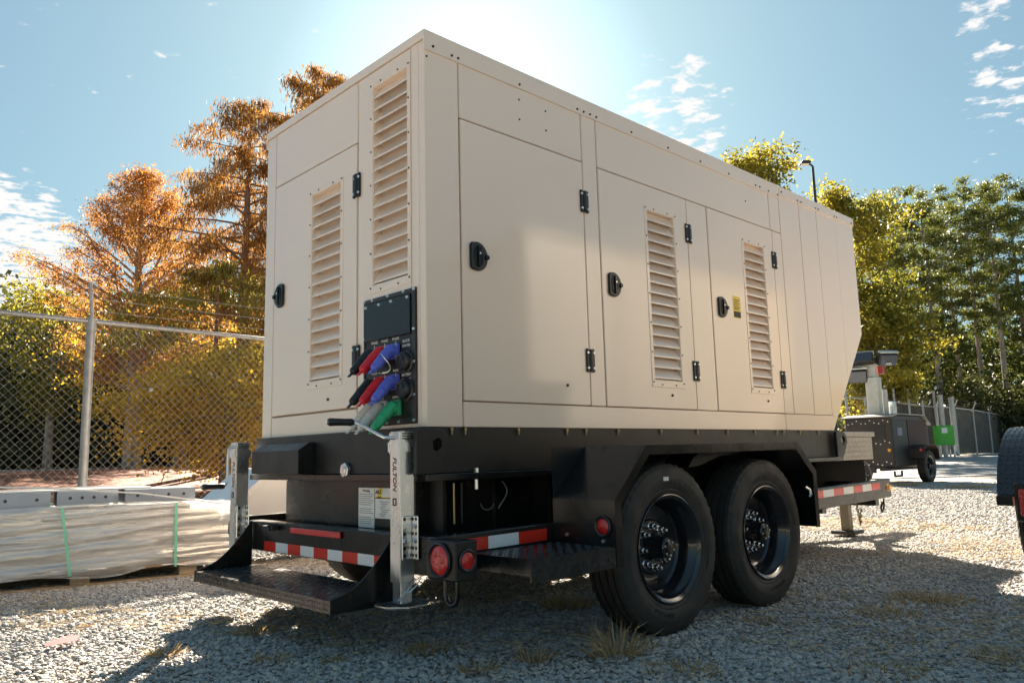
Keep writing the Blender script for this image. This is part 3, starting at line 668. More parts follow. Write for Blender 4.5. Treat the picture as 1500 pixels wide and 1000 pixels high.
def build_jack(root, y, up):
    xj = -.113
    jk = MB().ring(rect(-.037, .037, -.037, .037), rect(-.031, .031, -.031, .031), lambda u, v, d: (xj+u, y+v, d), .30, .90)
    t = jk.build('jack', ZINC, root, bevel=.004, seg=2, smooth=30)
    MB().box(xj-.030, xj+.030, y-.030, y+.030, .215, .42).build('inner_tube', ZINC, t, bevel=.003)
    hd = MB(); hd.box(xj-.046, xj+.046, y-.046, y+.046, .838, .893); hd.box(xj-.042, xj+.042, y-.042, y+.042, .8935, .932)
    hd.build('jack_head', ZINC, t, bevel=.007, seg=2, smooth=35)
    k = MB()
    for i in range(3): k.box(xj-.028, xj+.028, y-.0445, y-.0425, .899+.010*i, .904+.010*i)
    k.build('head_slots', INK, t)
    fp = MB(); o = [(.11*math.cos(PI/8+i*PI/4)*1.08, .11*math.sin(PI/8+i*PI/4)*1.08) for i in range(8)]; q = [(u*.8, v*.8) for u, v in o]
    n = 8; vs = [(xj+u, y+v, .212) for u, v in o]+[(xj+u, y+v, .200) for u, v in q]+[(xj+u, y+v, .218) for u, v in o]+[(xj+u, y+v, .207) for u, v in q]
    fs = [tuple(range(8, 16)), tuple(range(24, 32))]
    for i in range(8):
        j = (i+1) % 8; fs += [(i, j, 8+j, 8+i), (16+i, 24+i, 24+j, 16+j), (i, 16+i, 16+j, j)]
    fp.add(vs, fs); fp.build('foot_plate', ZINC, t)
    # bracket with bolt holes
    s = -1
    yb = y-.0375
    br = MB(); br.box(xj+.02, xj+.026, yb-.045, yb, .395, .575); br.box(xj-.03, xj+.0195, yb-.005, yb, .395, .575)
    br.build('mount_bracket', ZINC, t, bevel=.004)
    k = MB(); bl = MB()
    for i in range(6):
        z = .412+.03*i
        for q in (-.034, -.012):
            if i in (2, 4): bl.cyl((xj+.02, yb+q, z), (xj+.008, yb+q, z), .009, n=6)
            else: k.cyl((xj+.0205, yb+q, z), (xj+.0193, yb+q, z), .0075, n=10)
        for q in (-.018,):
            if i in (2, 4): bl.cyl((xj+q, yb-.005, z), (xj+q, yb-.016, z), .009, n=6)
            else: k.cyl((xj+q, yb-.0045, z), (xj+q, yb-.0058, z), .0075, n=10)
    k.build('bolt_hole', INK, t)['kind'] = 'stuff'; bl.build('bracket_bolt', ZINC, t)['kind'] = 'stuff'
    pin = MB(); pin.cyl((xj, y-.05, .262), (xj, y+.05, .262), .009, n=10); pin.tube([(xj, y-.05, .262), (xj+.03, y-.062, .29), (xj+.05, y-.06, .315), (xj+.03, y-.05, .31), (xj-.02, y-.052, .265), (xj-.055, y-.045, .235), (xj-.05, y-.03, .232)], .003, 6)
    pin.build('drop_pin', ZINC, t, smooth=50)
    # crank
    c = MB()
    if up: pts = [(xj-.03, y, .905), (xj-.07, y, .905), (xj-.085, y+.006, .906), (xj-.095, y+.05, .925), (xj-.10, y+.17, .970), (xj-.11, y+.195, .978), (xj-.14, y+.2, .98)]
    else: pts = [(xj-.03, y, .905), (xj-.055, y, .905), (xj-.07, y, .89), (xj-.072, y, .86), (xj-.072, y, .71), (xj-.08, y, .69), (xj-.11, y, .686)]
    c.tube(pts, .008, 10); c.build('crank_arm', ZINC, t, smooth=60)
    e = Vector(pts[-1]); g = MB(); g.lathe([(.0, 0), (.013, -.0), (.017, -.012), (.0155, -.03), (.0165, -.09), (.018, -.115), (.013, -.125), (0, -.125)], e+Vector((.02, 0, 0)), 'x', 16)
    g.build('crank_grip', PLASTIC, t, smooth=40); MB().cyl(e+Vector((-.104, 0, 0)), e+Vector((-.112, 0, 0)), .007, n=10).build('crank_tip', ZINC, t)
    lettering('FULTON', .037, (xj-.0374, y+.002, .752), (0, 0, -1), (0, -1, 0), INK, t, .0004, shear=.22, bold=True)
    mk = MB().ring(rect(y-.012, y+.016, .618, .650), rect(y-.004, y+.008, .624, .644), lambda u, v, d: (d, u, v), xj-.0380, xj-.0372); mk.build('logo_mark', INK, t)
    k = MB()
    for i in range(5): k.prism(rect(y-.004, y+.014, .345+.006*i, .348+.006*i), lambda u, v, d: (d, u, v), xj-.0378, xj-.0372)
    k.build('print', WHITE, t)

def wheel_meshes():
    w = thing('wheel', (0, 0, 0), 'x', 'x', local=True)
    prof = [(.232, -.078), (.240, -.088), (.252, -.094), (.262, -.0975), (.266, -.0965), (.275, -.1015), (.305, -.1070), (.318, -.1075), (.322, -.1060), (.335, -.1045), (.355, -.0985), (.3635, -.0945), (.3665, -.0925)]
    tread = [(.3745, -.0895), (.3800, -.0840), (.3815, -.0640), (.3725, -.0625), (.3725, -.0545), (.3825, -.0530), (.3830, -.0270), (.3725, -.0255), (.3725, -.0175), (.3833, -.0160)]
    full = prof+tread
    full = full+[(r, -h) for r, h in reversed(full)]
    n = 144; mb = MB(); mb.lathe(full, (0, 0, 0), 'y', n)
    mb.f = [f for f in mb.f if len(f) == 4]
    # notch the shoulders
    m = len(full)
    for i, (r, h) in enumerate(full):
        if abs(abs(h)-.0895) < 1e-4 or abs(abs(h)-.0925) < 1e-4 or abs(abs(h)-.0840) < 1e-4:
            for k in range(n):
                if k % 3 == 0:
                    x, yy, z = mb.v[i*n+k]; q = (r-.006)/r; mb.v[i*n+k] = (x*q, yy*.985, z*q)
    ty = mb.build('tyre', RUBBER, w, smooth=25)
    rp = [(.200, .085), (.235, .085), (.241, .078), (.236, .078), (.212, .06), (.205, .03), (.200, -.03), (.208, -.050), (.222, -.062), (.2225, -.078), (.2365, -.083), (.2425, -.090), (.2425, -.097), (.2375, -.099), (.2300, -.092), (.2215, -.087), (.2140, -.068), (.2050, -.058), (.1965, -.035), (.1955, .000), (.187, .012), (.150, .022), (.128, .022), (.118, .014), (.0, .014)]
    rm = MB(); rm.lathe(rp, (0, 0, 0), 'y', 72); rm.f = [f for f in rm.f if len(f) == 4]
    ri = rm.build('rim', RIM, w, smooth=28)
    hb = MB(); hb.lathe([(.064, .014), (.062, .0), (.054, -.012), (.050, -.050), (.046, -.060), (.046, -.078), (.040, -.084), (.028, -.084), (.026, -.092), (0, -.093)], (0, 0, 0), 'y', 40)
    h = hb.build('hub', RIM, w, smooth=30)
    k = MB()
    for i in range(6):
        a = i*PI/3; k.cyl((.034*math.cos(a), -.083, .034*math.sin(a)), (.034*math.cos(a), -.089, .034*math.sin(a)), .005, n=6)
    k.build('hub_bolt', ZINC, w)['kind'] = 'stuff'
    nt = MB(); nt.cyl((0, .014, 0), (0, .008, 0), .0185, n=16); nt.cyl((0, .008, 0), (0, -.014, 0), .0155, .0145, 6); nt.cyl((0, -.014, 0), (0, -.034, 0), .009, .008, 10)
    R0 = .094; first = None
    for i in range(8):
        a = PI/8+i*PI/4; off = (R0*math.cos(a), 0, R0*math.sin(a))
        if first is None:
            first = nt.build('lug_nut', CHROME, w, bevel=.0015, smooth=30); first.location = off
        else:
            c = first.copy(); COL.objects.link(c); c.parent = w; c.location = off
    vs = MB(); vs.tube([(.185*math.cos(-2.2), .0, .185*math.sin(-2.2)), (.19*math.cos(-2.2), -.04, .19*math.sin(-2.2)), (.2*math.cos(-2.2), -.06, .2*math.sin(-2.2))], .006, 8); vs.build('valve', ZINC, w, smooth=50)
    lb = MB(); lb.obox((.165*math.cos(-1.9), .027, .165*math.sin(-1.9)), (.011, 0, .006), (0, .002, 0), (-.013, 0, .026)); lb.build('rim_label', WHITE, w)
    # raised size lettering round the sidewall
    def arc_text(body, size, rad, a0):
        me = text_mesh(body, size, .0012, bold=True)
        for v in me.vertices:
            t = a0-v.co.x/rad; rr = rad+v.co.y; v.co = Vector((rr*math.cos(t), -.1062-v.co.z, rr*math.sin(t)))
        me.materials.clear(); link('sidewall_lettering', me, RUBBER_TXT, w)
    arc_text('215/75R17.5', .030, .292, PI*.5); arc_text('215/75R17.5', .030, .292, PI*1.5); arc_text('ALL STEEL', .020, .292, PI); arc_text('TUBELESS', .020, .292, 0)
    sk = MB(); sk.obox((.355*math.cos(1.62)*.94, -.106, .335), (.022, 0, 0), (0, .0012, 0), (0, 0, .008))
    del w['label'], w['category']
    return w

root = thing('generator_trailer', (2.0, .8, 0), 'tan louvred generator on a black tandem-axle trailer with coloured cable plugs', 'generator')
build_enclosure(root)
build_power_panel(root)
build_chassis(root)
build_jack(root, .037, True)
build_jack(root, 1.633, False)
proto = wheel_meshes()
def place_wheel(parent, x, y, z, flip, rot=0):
    w = copy_tree(proto, parent); w.location = Vector((x, y, z))-Vector(parent.location)
    w.rotation_euler = (0, rot, PI if flip else 0); w.name = 'wheel'
    return w
for x in (.915, 1.79):
    place_wheel(root, x, -.5125, .3835, False, .3 if x < 1 else -.2)
    place_wheel(root, x, W+.2025, .3835, True)
tg_ = MB().obox((.915-.03, -.6205, .695), (.02, 0, 0), (0, .001, 0), (0, 0, .009)); tg_.build('tyre_sticker', WHITE, root)

def remove_tree(o):
    for ch in list(o.children): remove_tree(ch)
    bpy.data.objects.remove(o)

# ------------------------------------------------------------------ the setting
def smooth01(t): t = max(0, min(1, t)); return t*t*(3-2*t)
def ground_z(x, y):
    left = .72*smooth01((y-5.6)/19.0)*smooth01((y*1.3-x+14)/16)
    right = .30*smooth01((math.hypot(x, y)-17)/22)*smooth01((x-y)/10+.3)
    return max(left, right)
def grid_sheet(name, xs, ys, m, lift=0, fn=ground_z, kind='structure'):
    v = [(x, y, fn(x, y)+lift) for y in ys for x in xs]; nx = len(xs)
    f = [(j*nx+i, j*nx+i+1, (j+1)*nx+i+1, (j+1)*nx+i) for j in range(len(ys)-1) for i in range(nx-1)]
    me = bpy.data.meshes.new(name); me.from_pydata(v, [], f); me.polygons.foreach_set('use_smooth', [True]*len(f))
    o = link(name, me, m); o['kind'] = kind; return o
def gravel_ground_mat():
    m = bpy.data.materials.new('gravel_ground'); m.use_nodes = True; nt = m.node_tree; N = nt.nodes; L = nt.links; b = N['Principled BSDF']
    tc = N.new('ShaderNodeTexCoord'); vo = N.new('ShaderNodeTexVoronoi'); vo.inputs['Scale'].default_value = 55; L.new(tc.outputs['Object'], vo.inputs['Vector'])
    r = N.new('ShaderNodeValToRGB'); r.color_ramp.elements[0].color = (.26, .25, .235, 1); r.color_ramp.elements[1].color = (.62, .60, .56, 1)
    sp = N.new('ShaderNodeSeparateColor'); L.new(vo.outputs['Color'], sp.inputs[0]); L.new(sp.outputs[0], r.inputs[0])
    n = N.new('ShaderNodeTexNoise'); n.inputs['Scale'].default_value = .9; n.inputs['Detail'].default_value = 6; n.inputs['Roughness'].default_value = .65; L.new(tc.outputs['Object'], n.inputs['Vector'])
    mr = N.new('ShaderNodeMapRange'); mr.inputs['From Min'].default_value = .52; mr.inputs['From Max'].default_value = .62; mr.inputs['To Max'].default_value = .85; L.new(n.outputs['Fac'], mr.inputs['Value'])
    mx = N.new('ShaderNodeMix'); mx.data_type = 'RGBA'; mx.inputs['B'].default_value = (.32, .235, .14, 1); L.new(mr.outputs[0], mx.inputs['Factor']); L.new(r.outputs[0], mx.inputs['A'])
    L.new(mx.outputs['Result'], b.inputs['Base Color']); b.inputs['Roughness'].default_value = .9
    bp = N.new('ShaderNodeBump'); bp.inputs['Strength'].default_value = .9; bp.inputs['Distance'].default_value = .02; bp.invert = True
    L.new(vo.outputs['Distance'], bp.inputs['Height']); L.new(bp.outputs[0], b.inputs['Normal'])
    return m
GROUND = gravel_ground_mat()
def axis(lo, hi, fine_lo, fine_hi, fine, coarse):
    a = list(np.arange(lo, fine_lo, coarse))+list(np.arange(fine_lo, fine_hi, fine))+list(np.arange(fine_hi, hi+coarse, coarse)); return [float(q) for q in a]
grid_sheet('ground', axis(-600, 900, -12, 60, 1.5, 30), axis(-600, 900, -12, 60, 1.5, 30), GROUND)
# road on the far right: concrete lane crossing the view, with a low edge
ROAD = mat('pale_concrete', (.25, .245, .24), .85, var=.12, vscale=1.2, bump=.15, bscale=40)
MULCH = mat('red_pine_mulch', (.34, .105, .036), .9, col2=(.18, .052, .02), vscale=5, bump=.6, bscale=30)
def strip(name, p0, p1, w0, w1, m, lift, n=40):
    p0, p1 = Vector(p0), Vector(p1); d = (p1-p0).normalized(); nn = Vector((-d.y, d.x)); v = []; f = []
    for i in range(n+1):
        c = p0.lerp(p1, i/n)
        for k in range(7):
            q = c+nn*(w0+(w1-w0)*k/6); v.append((q.x, q.y, ground_z(q.x, q.y)+lift))
    for i in range(n):
        for k in range(6): f.append((i*7+k, i*7+k+1, i*7+k+8, i*7+k+7))
    me = bpy.data.meshes.new(name); me.from_pydata(v, [], f); o = link(name, me, m); o['kind'] = 'structure'; return o
strip('road', (18.7, 14.6), (55, -20), -7, 7, ROAD, .02, 60)
strip('mulch_bed', (-16, 14.5), (30, 19.5), -5.0, 6.0, MULCH, .03, 40)
strip('path', (-16, 23.5), (30, 28), -1.6, 1.4, mat('grey_path', (.33, .30, .26), .9, var=.15, vscale=2), .05, 40)

# ---- gravel: instanced stones
def stone(seed):
    r = random.Random(seed); bm = bmesh.new(); bmesh.ops.create_icosphere(bm, subdivisions=1, radius=1)
    s = (r.uniform(.8, 1.25), r.uniform(.6, 1), r.uniform(.4, .7))
    for v in bm.verts:
        k = r.uniform(.72, 1.2); v.co = Vector((v.co.x*s[0]*k, v.co.y*s[1]*k, v.co.z*s[2]*k))
    me = bpy.data.meshes.new('stone'); bm.to_mesh(me); bm.free(); return me
def stone_mat():
    m = bpy.data.materials.new('grey_stone'); m.use_nodes = True; nt = m.node_tree; N = nt.nodes; L = nt.links; b = N['Principled BSDF']
    oi = N.new('ShaderNodeObjectInfo'); r = N.new('ShaderNodeValToRGB'); L.new(oi.outputs['Random'], r.inputs[0])
    e = r.color_ramp.elements; e[0].color = (.22, .207, .20, 1); e[1].color = (.52, .49, .45, 1)
    for p, c in ((.3, (.34, .322, .305)), (.7, (.41, .39, .365)), (.88, (.48, .40, .30))):
        q = e.new(p); q.color = (*c, 1)
    tc = N.new('ShaderNodeTexCoord'); n = N.new('ShaderNodeTexNoise'); n.inputs['Scale'].default_value = 2.5; n.inputs['Detail'].default_value = 5; L.new(tc.outputs['Object'], n.inputs['Vector'])
    mx = N.new('ShaderNodeMix'); mx.data_type = 'RGBA'; mx.blend_type = 'MULTIPLY'; mx.inputs['Factor'].default_value = .5
    mr = N.new('ShaderNodeMapRange'); mr.inputs['To Min'].default_value = .5; mr.inputs['To Max'].default_value = 1.5; L.new(n.outputs['Fac'], mr.inputs['Value'])
    L.new(r.outputs[0], mx.inputs['A']); L.new(mr.outputs[0], mx.inputs['B']); L.new(mx.outputs['Result'], b.inputs['Base Color'])
    b.inputs['Roughness'].default_value = .8
    return m
STONE = stone_mat()
stones_col = bpy.data.collections.new('stone_shapes')
for i in range(8):
    me = stone(i); me.materials.append(STONE); o = bpy.data.objects.new('stone', me); stones_col.objects.link(o)
def gravel(name, verts, faces, density, smin, smax, seed, label):
    me = bpy.data.meshes.new(name); me.from_pydata(verts, [], faces)
    o = link(name, me, GROUND); tag(o, label, 'gravel', kind='stuff')
    ng = bpy.data.node_groups.new(name, 'GeometryNodeTree')
    ng.interface.new_socket('Geometry', in_out='INPUT', socket_type='NodeSocketGeometry'); ng.interface.new_socket('Geometry', in_out='OUTPUT', socket_type='NodeSocketGeometry')
    N = ng.nodes; L = ng.links
    gi = N.new('NodeGroupInput'); go = N.new('NodeGroupOutput')
    dp = N.new('GeometryNodeDistributePointsOnFaces'); dp.inputs['Density'].default_value = density; dp.inputs['Seed'].default_value = seed
    ci = N.new('GeometryNodeCollectionInfo'); ci.inputs['Collection'].default_value = stones_col; ci.inputs['Separate Children'].default_value = True; ci.inputs['Reset Children'].default_value = True
    ip = N.new('GeometryNodeInstanceOnPoints'); ip.inputs['Pick Instance'].default_value = True
    rr = N.new('FunctionNodeRandomValue'); rr.data_type = 'FLOAT_VECTOR'; rr.inputs['Min'].default_value = (-.5, -.5, 0); rr.inputs['Max'].default_value = (.5, .5, 6.28)
    rs = N.new('FunctionNodeRandomValue'); rs.data_type = 'FLOAT'; rs.inputs[2].default_value = 0; rs.inputs[3].default_value = 1; rs.inputs['Seed'].default_value = 3
    pw = N.new('ShaderNodeMath'); pw.operation = 'POWER'; pw.inputs[1].default_value = 2.2; L.new(rs.outputs[1], pw.inputs[0])
    mr = N.new('ShaderNodeMapRange'); mr.inputs['To Min'].default_value = smin; mr.inputs['To Max'].default_value = smax; L.new(pw.outputs[0], mr.inputs['Value'])
    tn = N.new('ShaderNodeTexNoise'); tn.inputs['Scale'].default_value = .9; tn.inputs['Detail'].default_value = 6; tn.inputs['Roughness'].default_value = .65
    po = N.new('GeometryNodeInputPosition'); L.new(po.outputs[0], tn.inputs['Vector'])
    md_ = N.new('ShaderNodeMapRange'); md_.inputs['From Min'].default_value = .54; md_.inputs['From Max'].default_value = .66; md_.inputs['To Min'].default_value = density; md_.inputs['To Max'].default_value = density*.22
    L.new(tn.outputs['Fac'], md_.inputs['Value']); L.new(md_.outputs[0], dp.inputs['Density'])
    L.new(gi.outputs[0], dp.inputs['Mesh']); L.new(dp.outputs['Points'], ip.inputs['Points']); L.new(ci.outputs[0], ip.inputs['Instance'])
    L.new(rr.outputs[0], ip.inputs['Rotation']); L.new(mr.outputs[0], ip.inputs['Scale']); L.new(ip.outputs[0], go.inputs[0])
    md = o.modifiers.new('scatter', 'NODES'); md.node_group = ng
    return o
def quad_region(x0, x1, y0, y1, z): return [(x0, y0, z), (x1, y0, z), (x1, y1, z), (x0, y1, z)]
gravel('gravel', quad_region(-2.2, 6.0, -3.2, 3.4, .006), [(0, 1, 2, 3)], 3900, .0048, .018, 1, 'crushed grey gravel spread round the trailer')
gravel('gravel', [(6.0, -3.2, .006), (17, -4, .006), (17, 6, .006), (6.0, 3.4, .006), (-5, 3.4, .006), (6, 5.0, .006), (-5, 5, .006)], [(0, 1, 2, 3), (3, 2, 5), (4, 3, 5, 6)], 900, .009, .027, 2, 'coarser grey gravel running on towards road and fence')

# ---- dry grass and straw
STRAW = leaf_mat('dry_straw', [(.28, .17, .07), (.48, .34, .16), (.62, .47, .26)], .3)
def blades(name, items, m, parent=None):
    """items: (base xyz, dir xyz, length, width, bend) -> tapering two-segment blades as one mesh"""
    V = []; F = []; A = []
    for b, d, ln, w, bend in items:
        b = Vector(b); d = Vector(d).normalized(); s = d.cross(Vector((random.random()-.5, random.random()-.5, .3))).normalized()*w
        m1 = b+d*ln*.55; t = b+d*ln+Vector((d.x, d.y, -1))*bend*ln
        o = len(V); V += [b-s, b+s, m1+s*.8, m1-s*.8, t]; F += [(o, o+1, o+2, o+3), (o+3, o+2, o+4)]; v = random.random(); A += [v, v]
    me = bpy.data.meshes.new(name); me.from_pydata([tuple(p) for p in V], [], F)
    at = me.attributes.new('var', 'FLOAT', 'FACE'); at.data.foreach_set('value', A)
    return link(name, me, m, parent)
def tuft(x, y, r, h, n, label, flat=.5):
    it = []
    for i in range(n):
        a = random.uniform(0, 2*PI); q = r*random.random()**.7*.5; tilt = random.uniform(.1, 1.1)*flat+.1
        d = (math.cos(a)*math.sin(tilt), math.sin(a)*math.sin(tilt), math.cos(tilt))
        it.append(((x+q*math.cos(a), y+q*math.sin(a), .0), d, h*random.uniform(.5, 1.1), .0022, random.uniform(0, .35)))
    o = blades('dry_grass_tuft', it, STRAW); tag(o, label, 'grass', 'dry grass tufts in the gravel'); return o
TUFTS = [((905, 962), .15, .19, 85, 'tall dry straw tuft beside the rear tyre'), ((1000, 985), .24, .06, 130, 'low dry tuft in front of the rear tyre'),
 ((372, 928), .16, .07, 150, 'dry grass tuft beneath the rear step'), ((622, 955), .17, .06, 150, 'brown grass tuft in shade beneath the jack foot'), ((240, 962), .12, .07, 100, 'dry tuft at the edge of the shadow near the step'),
 ((400, 968), .12, .05, 90, 'flat brown tuft in shade between step and jack'), ((1360, 880), .35, .06, 420, 'wide flattened straw patch out from the front wheel'), ((1300, 900), .25, .05, 220, 'thin straw patch out from the front wheel'),
 ((1110, 912), .14, .04, 140, 'flat straw patch against the front wheel'), ((1290, 985), .28, .04, 240, 'loose straw patch on open gravel'), ((1480, 965), .25, .05, 200, 'straw patch near the neighbouring trailer'),
 ((780, 970), .1, .12, 40, 'thin upright weed stalks before the side step'), ((700, 985), .12, .06, 70, 'small dry tuft before the side step'), ((830, 890), .22, .10, 160, 'dry weeds under the side step behind the tyre'),
 ((1330, 712), .5, .12, 240, 'dry grass by the light tower wheel'), ((1420, 715), .7, .12, 300, 'dry grass along the road edge'), ((1290, 718), .5, .12, 200, 'dry grass under the light tower'), ((490, 970), .08, .04, 60, 'tiny dry tuft in the shaded gravel')]
def to_ground(px, py):
    d = pix_ray(px, py); t = -CAM[2]/d.z; return CAM[0]+d.x*t, CAM[1]+d.y*t
for (px, py), r, h, n, lb in TUFTS:
    x, y = to_ground(px, py); tuft(x, y, r*1.15, h, int(n*1.7), lb, .9 if h > .09 else 1.25)
it = []
for i in range(26000):
    x, y = random.uniform(-2.0, 7), random.uniform(-3, 4.2); 
    if (math.sin(x*2.1+1)*math.sin(y*1.7+.4)+.35*math.sin(x*5.3+y*3)) < .25*random.random(): continue
    a = random.uniform(0, 2*PI); it.append(((x, y, .016+random.random()*.012), (math.cos(a), math.sin(a), random.uniform(-.05, .22)), random.uniform(.03, .10), .0024, .02))
tag(blades('loose_straw', it, STRAW), 'loose straw and pine needles lying over the gravel', 'straw', kind='stuff')

# ---- pink paper scrap
x, y = to_ground(90, 951)
pm = MB(); P = [(-.075, -.02), (-.05, .035), (.045, .055), (.08, .03), (.05, -.035)]; n = len(P)
pm.add([(x+u, y+v, .036+.008*math.sin(9*u)+.006*v/.05) for u, v in P]+[(x+u, y+v, .0372+.008*math.sin(9*u)+.006*v/.05) for u, v in P], [tuple(range(n)), tuple(range(n, 2*n))]+[(i, (i+1) % n, n+(i+1) % n, n+i) for i in range(n)])
tag(pm.build('paper_scrap', mat('pink_paper', (.40, .05, .055), .7, var=.06, vscale=30)), 'pink paper scrap lying flat on the gravel', 'paper')

# ------------------------------------------------------------------ trees
def leaf_cloud(name, C, L, Wd, D, m, parent, var):
    """quads: C centres (n,3), L length, Wd width arrays, D main axis (n,3), var per leaf"""
    n = len(C); D = D/np.maximum(1e-6, np.linalg.norm(D, axis=1, keepdims=True))
    q = rng.normal(size=(n, 3)); S = np.cross(D, q); S /= np.maximum(1e-6, np.linalg.norm(S, axis=1, keepdims=True))
    a = D*L[:, None]*.5; b = S*Wd[:, None]*.5
    V = np.empty((n, 4, 3)); V[:, 0] = C-a; V[:, 1] = C+b-a*.1; V[:, 2] = C+a; V[:, 3] = C-b-a*.1
    me = bpy.data.meshes.new(name)
    me.vertices.add(4*n); me.vertices.foreach_set('co', V.astype(np.float32).ravel())
    me.loops.add(4*n); me.loops.foreach_set('vertex_index', np.arange(4*n, dtype=np.int32))
    me.polygons.add(n); me.polygons.foreach_set('loop_start', np.arange(0, 4*n, 4, dtype=np.int32)); me.polygons.foreach_set('loop_total', np.full(n, 4, dtype=np.int32))
    at = me.attributes.new('var', 'FLOAT', 'FACE'); at.data.foreach_set('value', np.clip(var, 0, 1).astype(np.float32))
    me.update(); me.validate()
    return link(name, me, m, parent)
BARK = mat('grey_brown_bark', (.28, .22, .17), .9, var=.4, vscale=8, bump=.6, bscale=20, stretch=(1, 1, .25))
BARK_R = mat('red_brown_bark', (.20, .115, .07), .9, var=.35, vscale=8, bump=.6, bscale=20, stretch=(1, 1, .25))
def tree(name, label, base, h, rad, bark, leafm, n_limbs=40, t0=.2, tip_up=.5, droop=0, twigs=6, per=60, spread=.35, ll=.11, lw=.05, hang=0, trunk_r=.25, lean=(0, 0), cat='tree', group=None, vbias=None, trunk_col_h=None, jitter=.25, seed=1, flat=1.0):
    r = random.Random(seed); g = np.random.default_rng(seed)
    rt = thing(name, base, label, cat, group, local=True)
    mb = MB(); tr = []
    for i in range(9):
        t = i/8; tr.append(Vector((lean[0]*t+.10*math.sin(3*t+seed)*t*h*.08, lean[1]*t+.1*math.cos(2.3*t+seed)*t*h*.08, h*.97*t)))
    mb.tube([(tr[0].x, tr[0].y, -.2)]+[tuple(p) for p in tr], trunk_r*1.15, 9, trunk_r*.08)
    C = []; Dv = []; Vv = []
    for i in range(n_limbs):
        t = t0+(1-t0)*(i+.5*r.random())/n_limbs; k = min(7.999, t*8); p = tr[int(k)].lerp(tr[int(k)+1], k-int(k))
        az = i*2.39996+r.uniform(-.4, .4); ln = rad((t-t0)/(1-t0))*r.uniform(1-jitter*1.6, 1+jitter)
        if ln < .05: continue
        up = tip_up*(.6+.8*t)+r.uniform(-.12, .12); pts = []; 
        for s in range(6):
            q = s/5; pts.append(p+Vector((math.cos(az+.25*q*math.sin(i)), math.sin(az+.25*q*math.sin(i)), 0))*ln*q+Vector((0, 0, up*ln*q-droop*ln*q*q)))
        r0 = max(.012, trunk_r*.36*(1-t)**.7*min(1, ln/2+.3)); mb.tube(pts, r0, 4, r0*.18, caps=False)
        vb = r.uniform(-.22, .22)
        for j in range(twigs):
            q = .28+.72*(j+r.random())/twigs; k2 = min(4.999, q*5); b = pts[int(k2)].lerp(pts[int(k2)+1], k2-int(k2))
            a2 = az+r.uniform(-1.3, 1.3); tl = ln*.30*(1.15-q*.5)*r.uniform(.5, 1.3)
            e = b+Vector((math.cos(a2), math.sin(a2), r.uniform(-.15, .55)-hang*.6))*tl
            mb.tube([b, b.lerp(e, .5)+Vector((0, 0, .05*tl)), e], max(.006, r0*.22), 3, .003, caps=False)
            nn = int(per*r.uniform(.45, 1.5)*min(1, ln/1.6+.12))+2; sp = spread*(.7+.5*r.random())
            u = g.random((nn, 1)); c = np.array(b)*(1-u)+np.array(e)*u+g.normal(size=(nn, 3))*sp*np.array([1, 1, .62*flat])
            c[:, 2] -= hang*sp*.8*g.random(nn)
            C.append(c); d = g.normal(size=(nn, 3)); d[:, 2] -= hang*2.2; Dv.append(d)
            vv = .5+vb+r.uniform(-.15, .15)+g.normal(size=nn)*.13
            if vbias: vv += vbias(t)
            Vv.append(vv)
    mb.build('trunk', bark, rt, smooth=60)
    C = np.concatenate(C); Dv = np.concatenate(Dv); Vv = np.concatenate(Vv); n = len(C)
    leaf_cloud('crown', C, ll*g.uniform(.6, 1.4, n), lw*g.uniform(.6, 1.4, n), Dv, leafm, rt, Vv)
    return rt
ORANGE = leaf_mat('orange_cypress_needles', [(.26, .07, .015), (.52, .16, .035), (.68, .25, .07), (.62, .34, .08)], .55)
BROWN = leaf_mat('brown_cypress_needles', [(.13, .045, .012), (.34, .11, .024), (.52, .19, .045), (.46, .24, .05)], .55)
OLIVEO = leaf_mat('olive_orange_needles', [(.16, .06, .014), (.40, .15, .025), (.40, .26, .04), (.24, .26, .045)], .55)
YELLOW = leaf_mat('yellow_leaves', [(.30, .22, .02), (.60, .46, .04), (.76, .60, .07), (.70, .44, .04)], .62)
YGREEN = leaf_mat('yellow_green_leaves', [(.07, .09, .015), (.18, .20, .03), (.34, .32, .045), (.46, .36, .04)], .55)
PINE = leaf_mat('pine_needles', [(.022, .038, .009), (.05, .075, .015), (.10, .135, .025), (.21, .22, .04)], .4)
EVERG = leaf_mat('dark_evergreen_leaves', [(.014, .022, .008), (.030, .045, .014), (.055, .075, .02), (.12, .12, .03)], .3)
def at_px(px, py, dep):
    d = pix_ray(px, py); return Vector(CAM)+d*dep
def base_at(px, dep):
    p = at_px(px, 670, dep); return (p.x, p.y, ground_z(p.x, p.y))
def height_at(px, py, dep): return at_px(px, py, dep).z
def ovoid(R0, peak=.3): return lambda t: R0*(math.sin(PI*min(1, t/peak)/2) if t < peak else math.cos(PI/2*(t-peak)/(1-peak))**.75)
def cone(R0): return lambda t: R0*(min(1, .45+t*3.2))*(1-t)**.58+.06
b = base_at(193, 25); H = height_at(205, 238, 25)-b[2]
H *= 1.05
tree('cypress_tree', 'orange-leaved cypress with pale fluted trunk growing behind the chain-link fence', b, H, (lambda t: 3.2*(.62+1.5*t if t < .25 else (1-(t-.25)/.75)**.8)), BARK, ORANGE, 84, .24, .74, .10, 9, 66, .17, .105, .034, .3, .28, seed=3, jitter=.15)
b = base_at(352, 23); H = (height_at(345, 125, 23)-b[2])*1.06
tree('cypress_tree', 'tall narrow russet cypress with drooping tips, between the orange cypress and generator', b, H, cone(3.5), BARK_R, BROWN, 66, .34, .14, .12, 9, 44, .15, .20, .032, 1.3, .24, seed=5, jitter=.34, vbias=lambda t: .22*(.6-t))
b = base_at(470, 25); H = (height_at(480, 78, 25)-b[2])*1.05
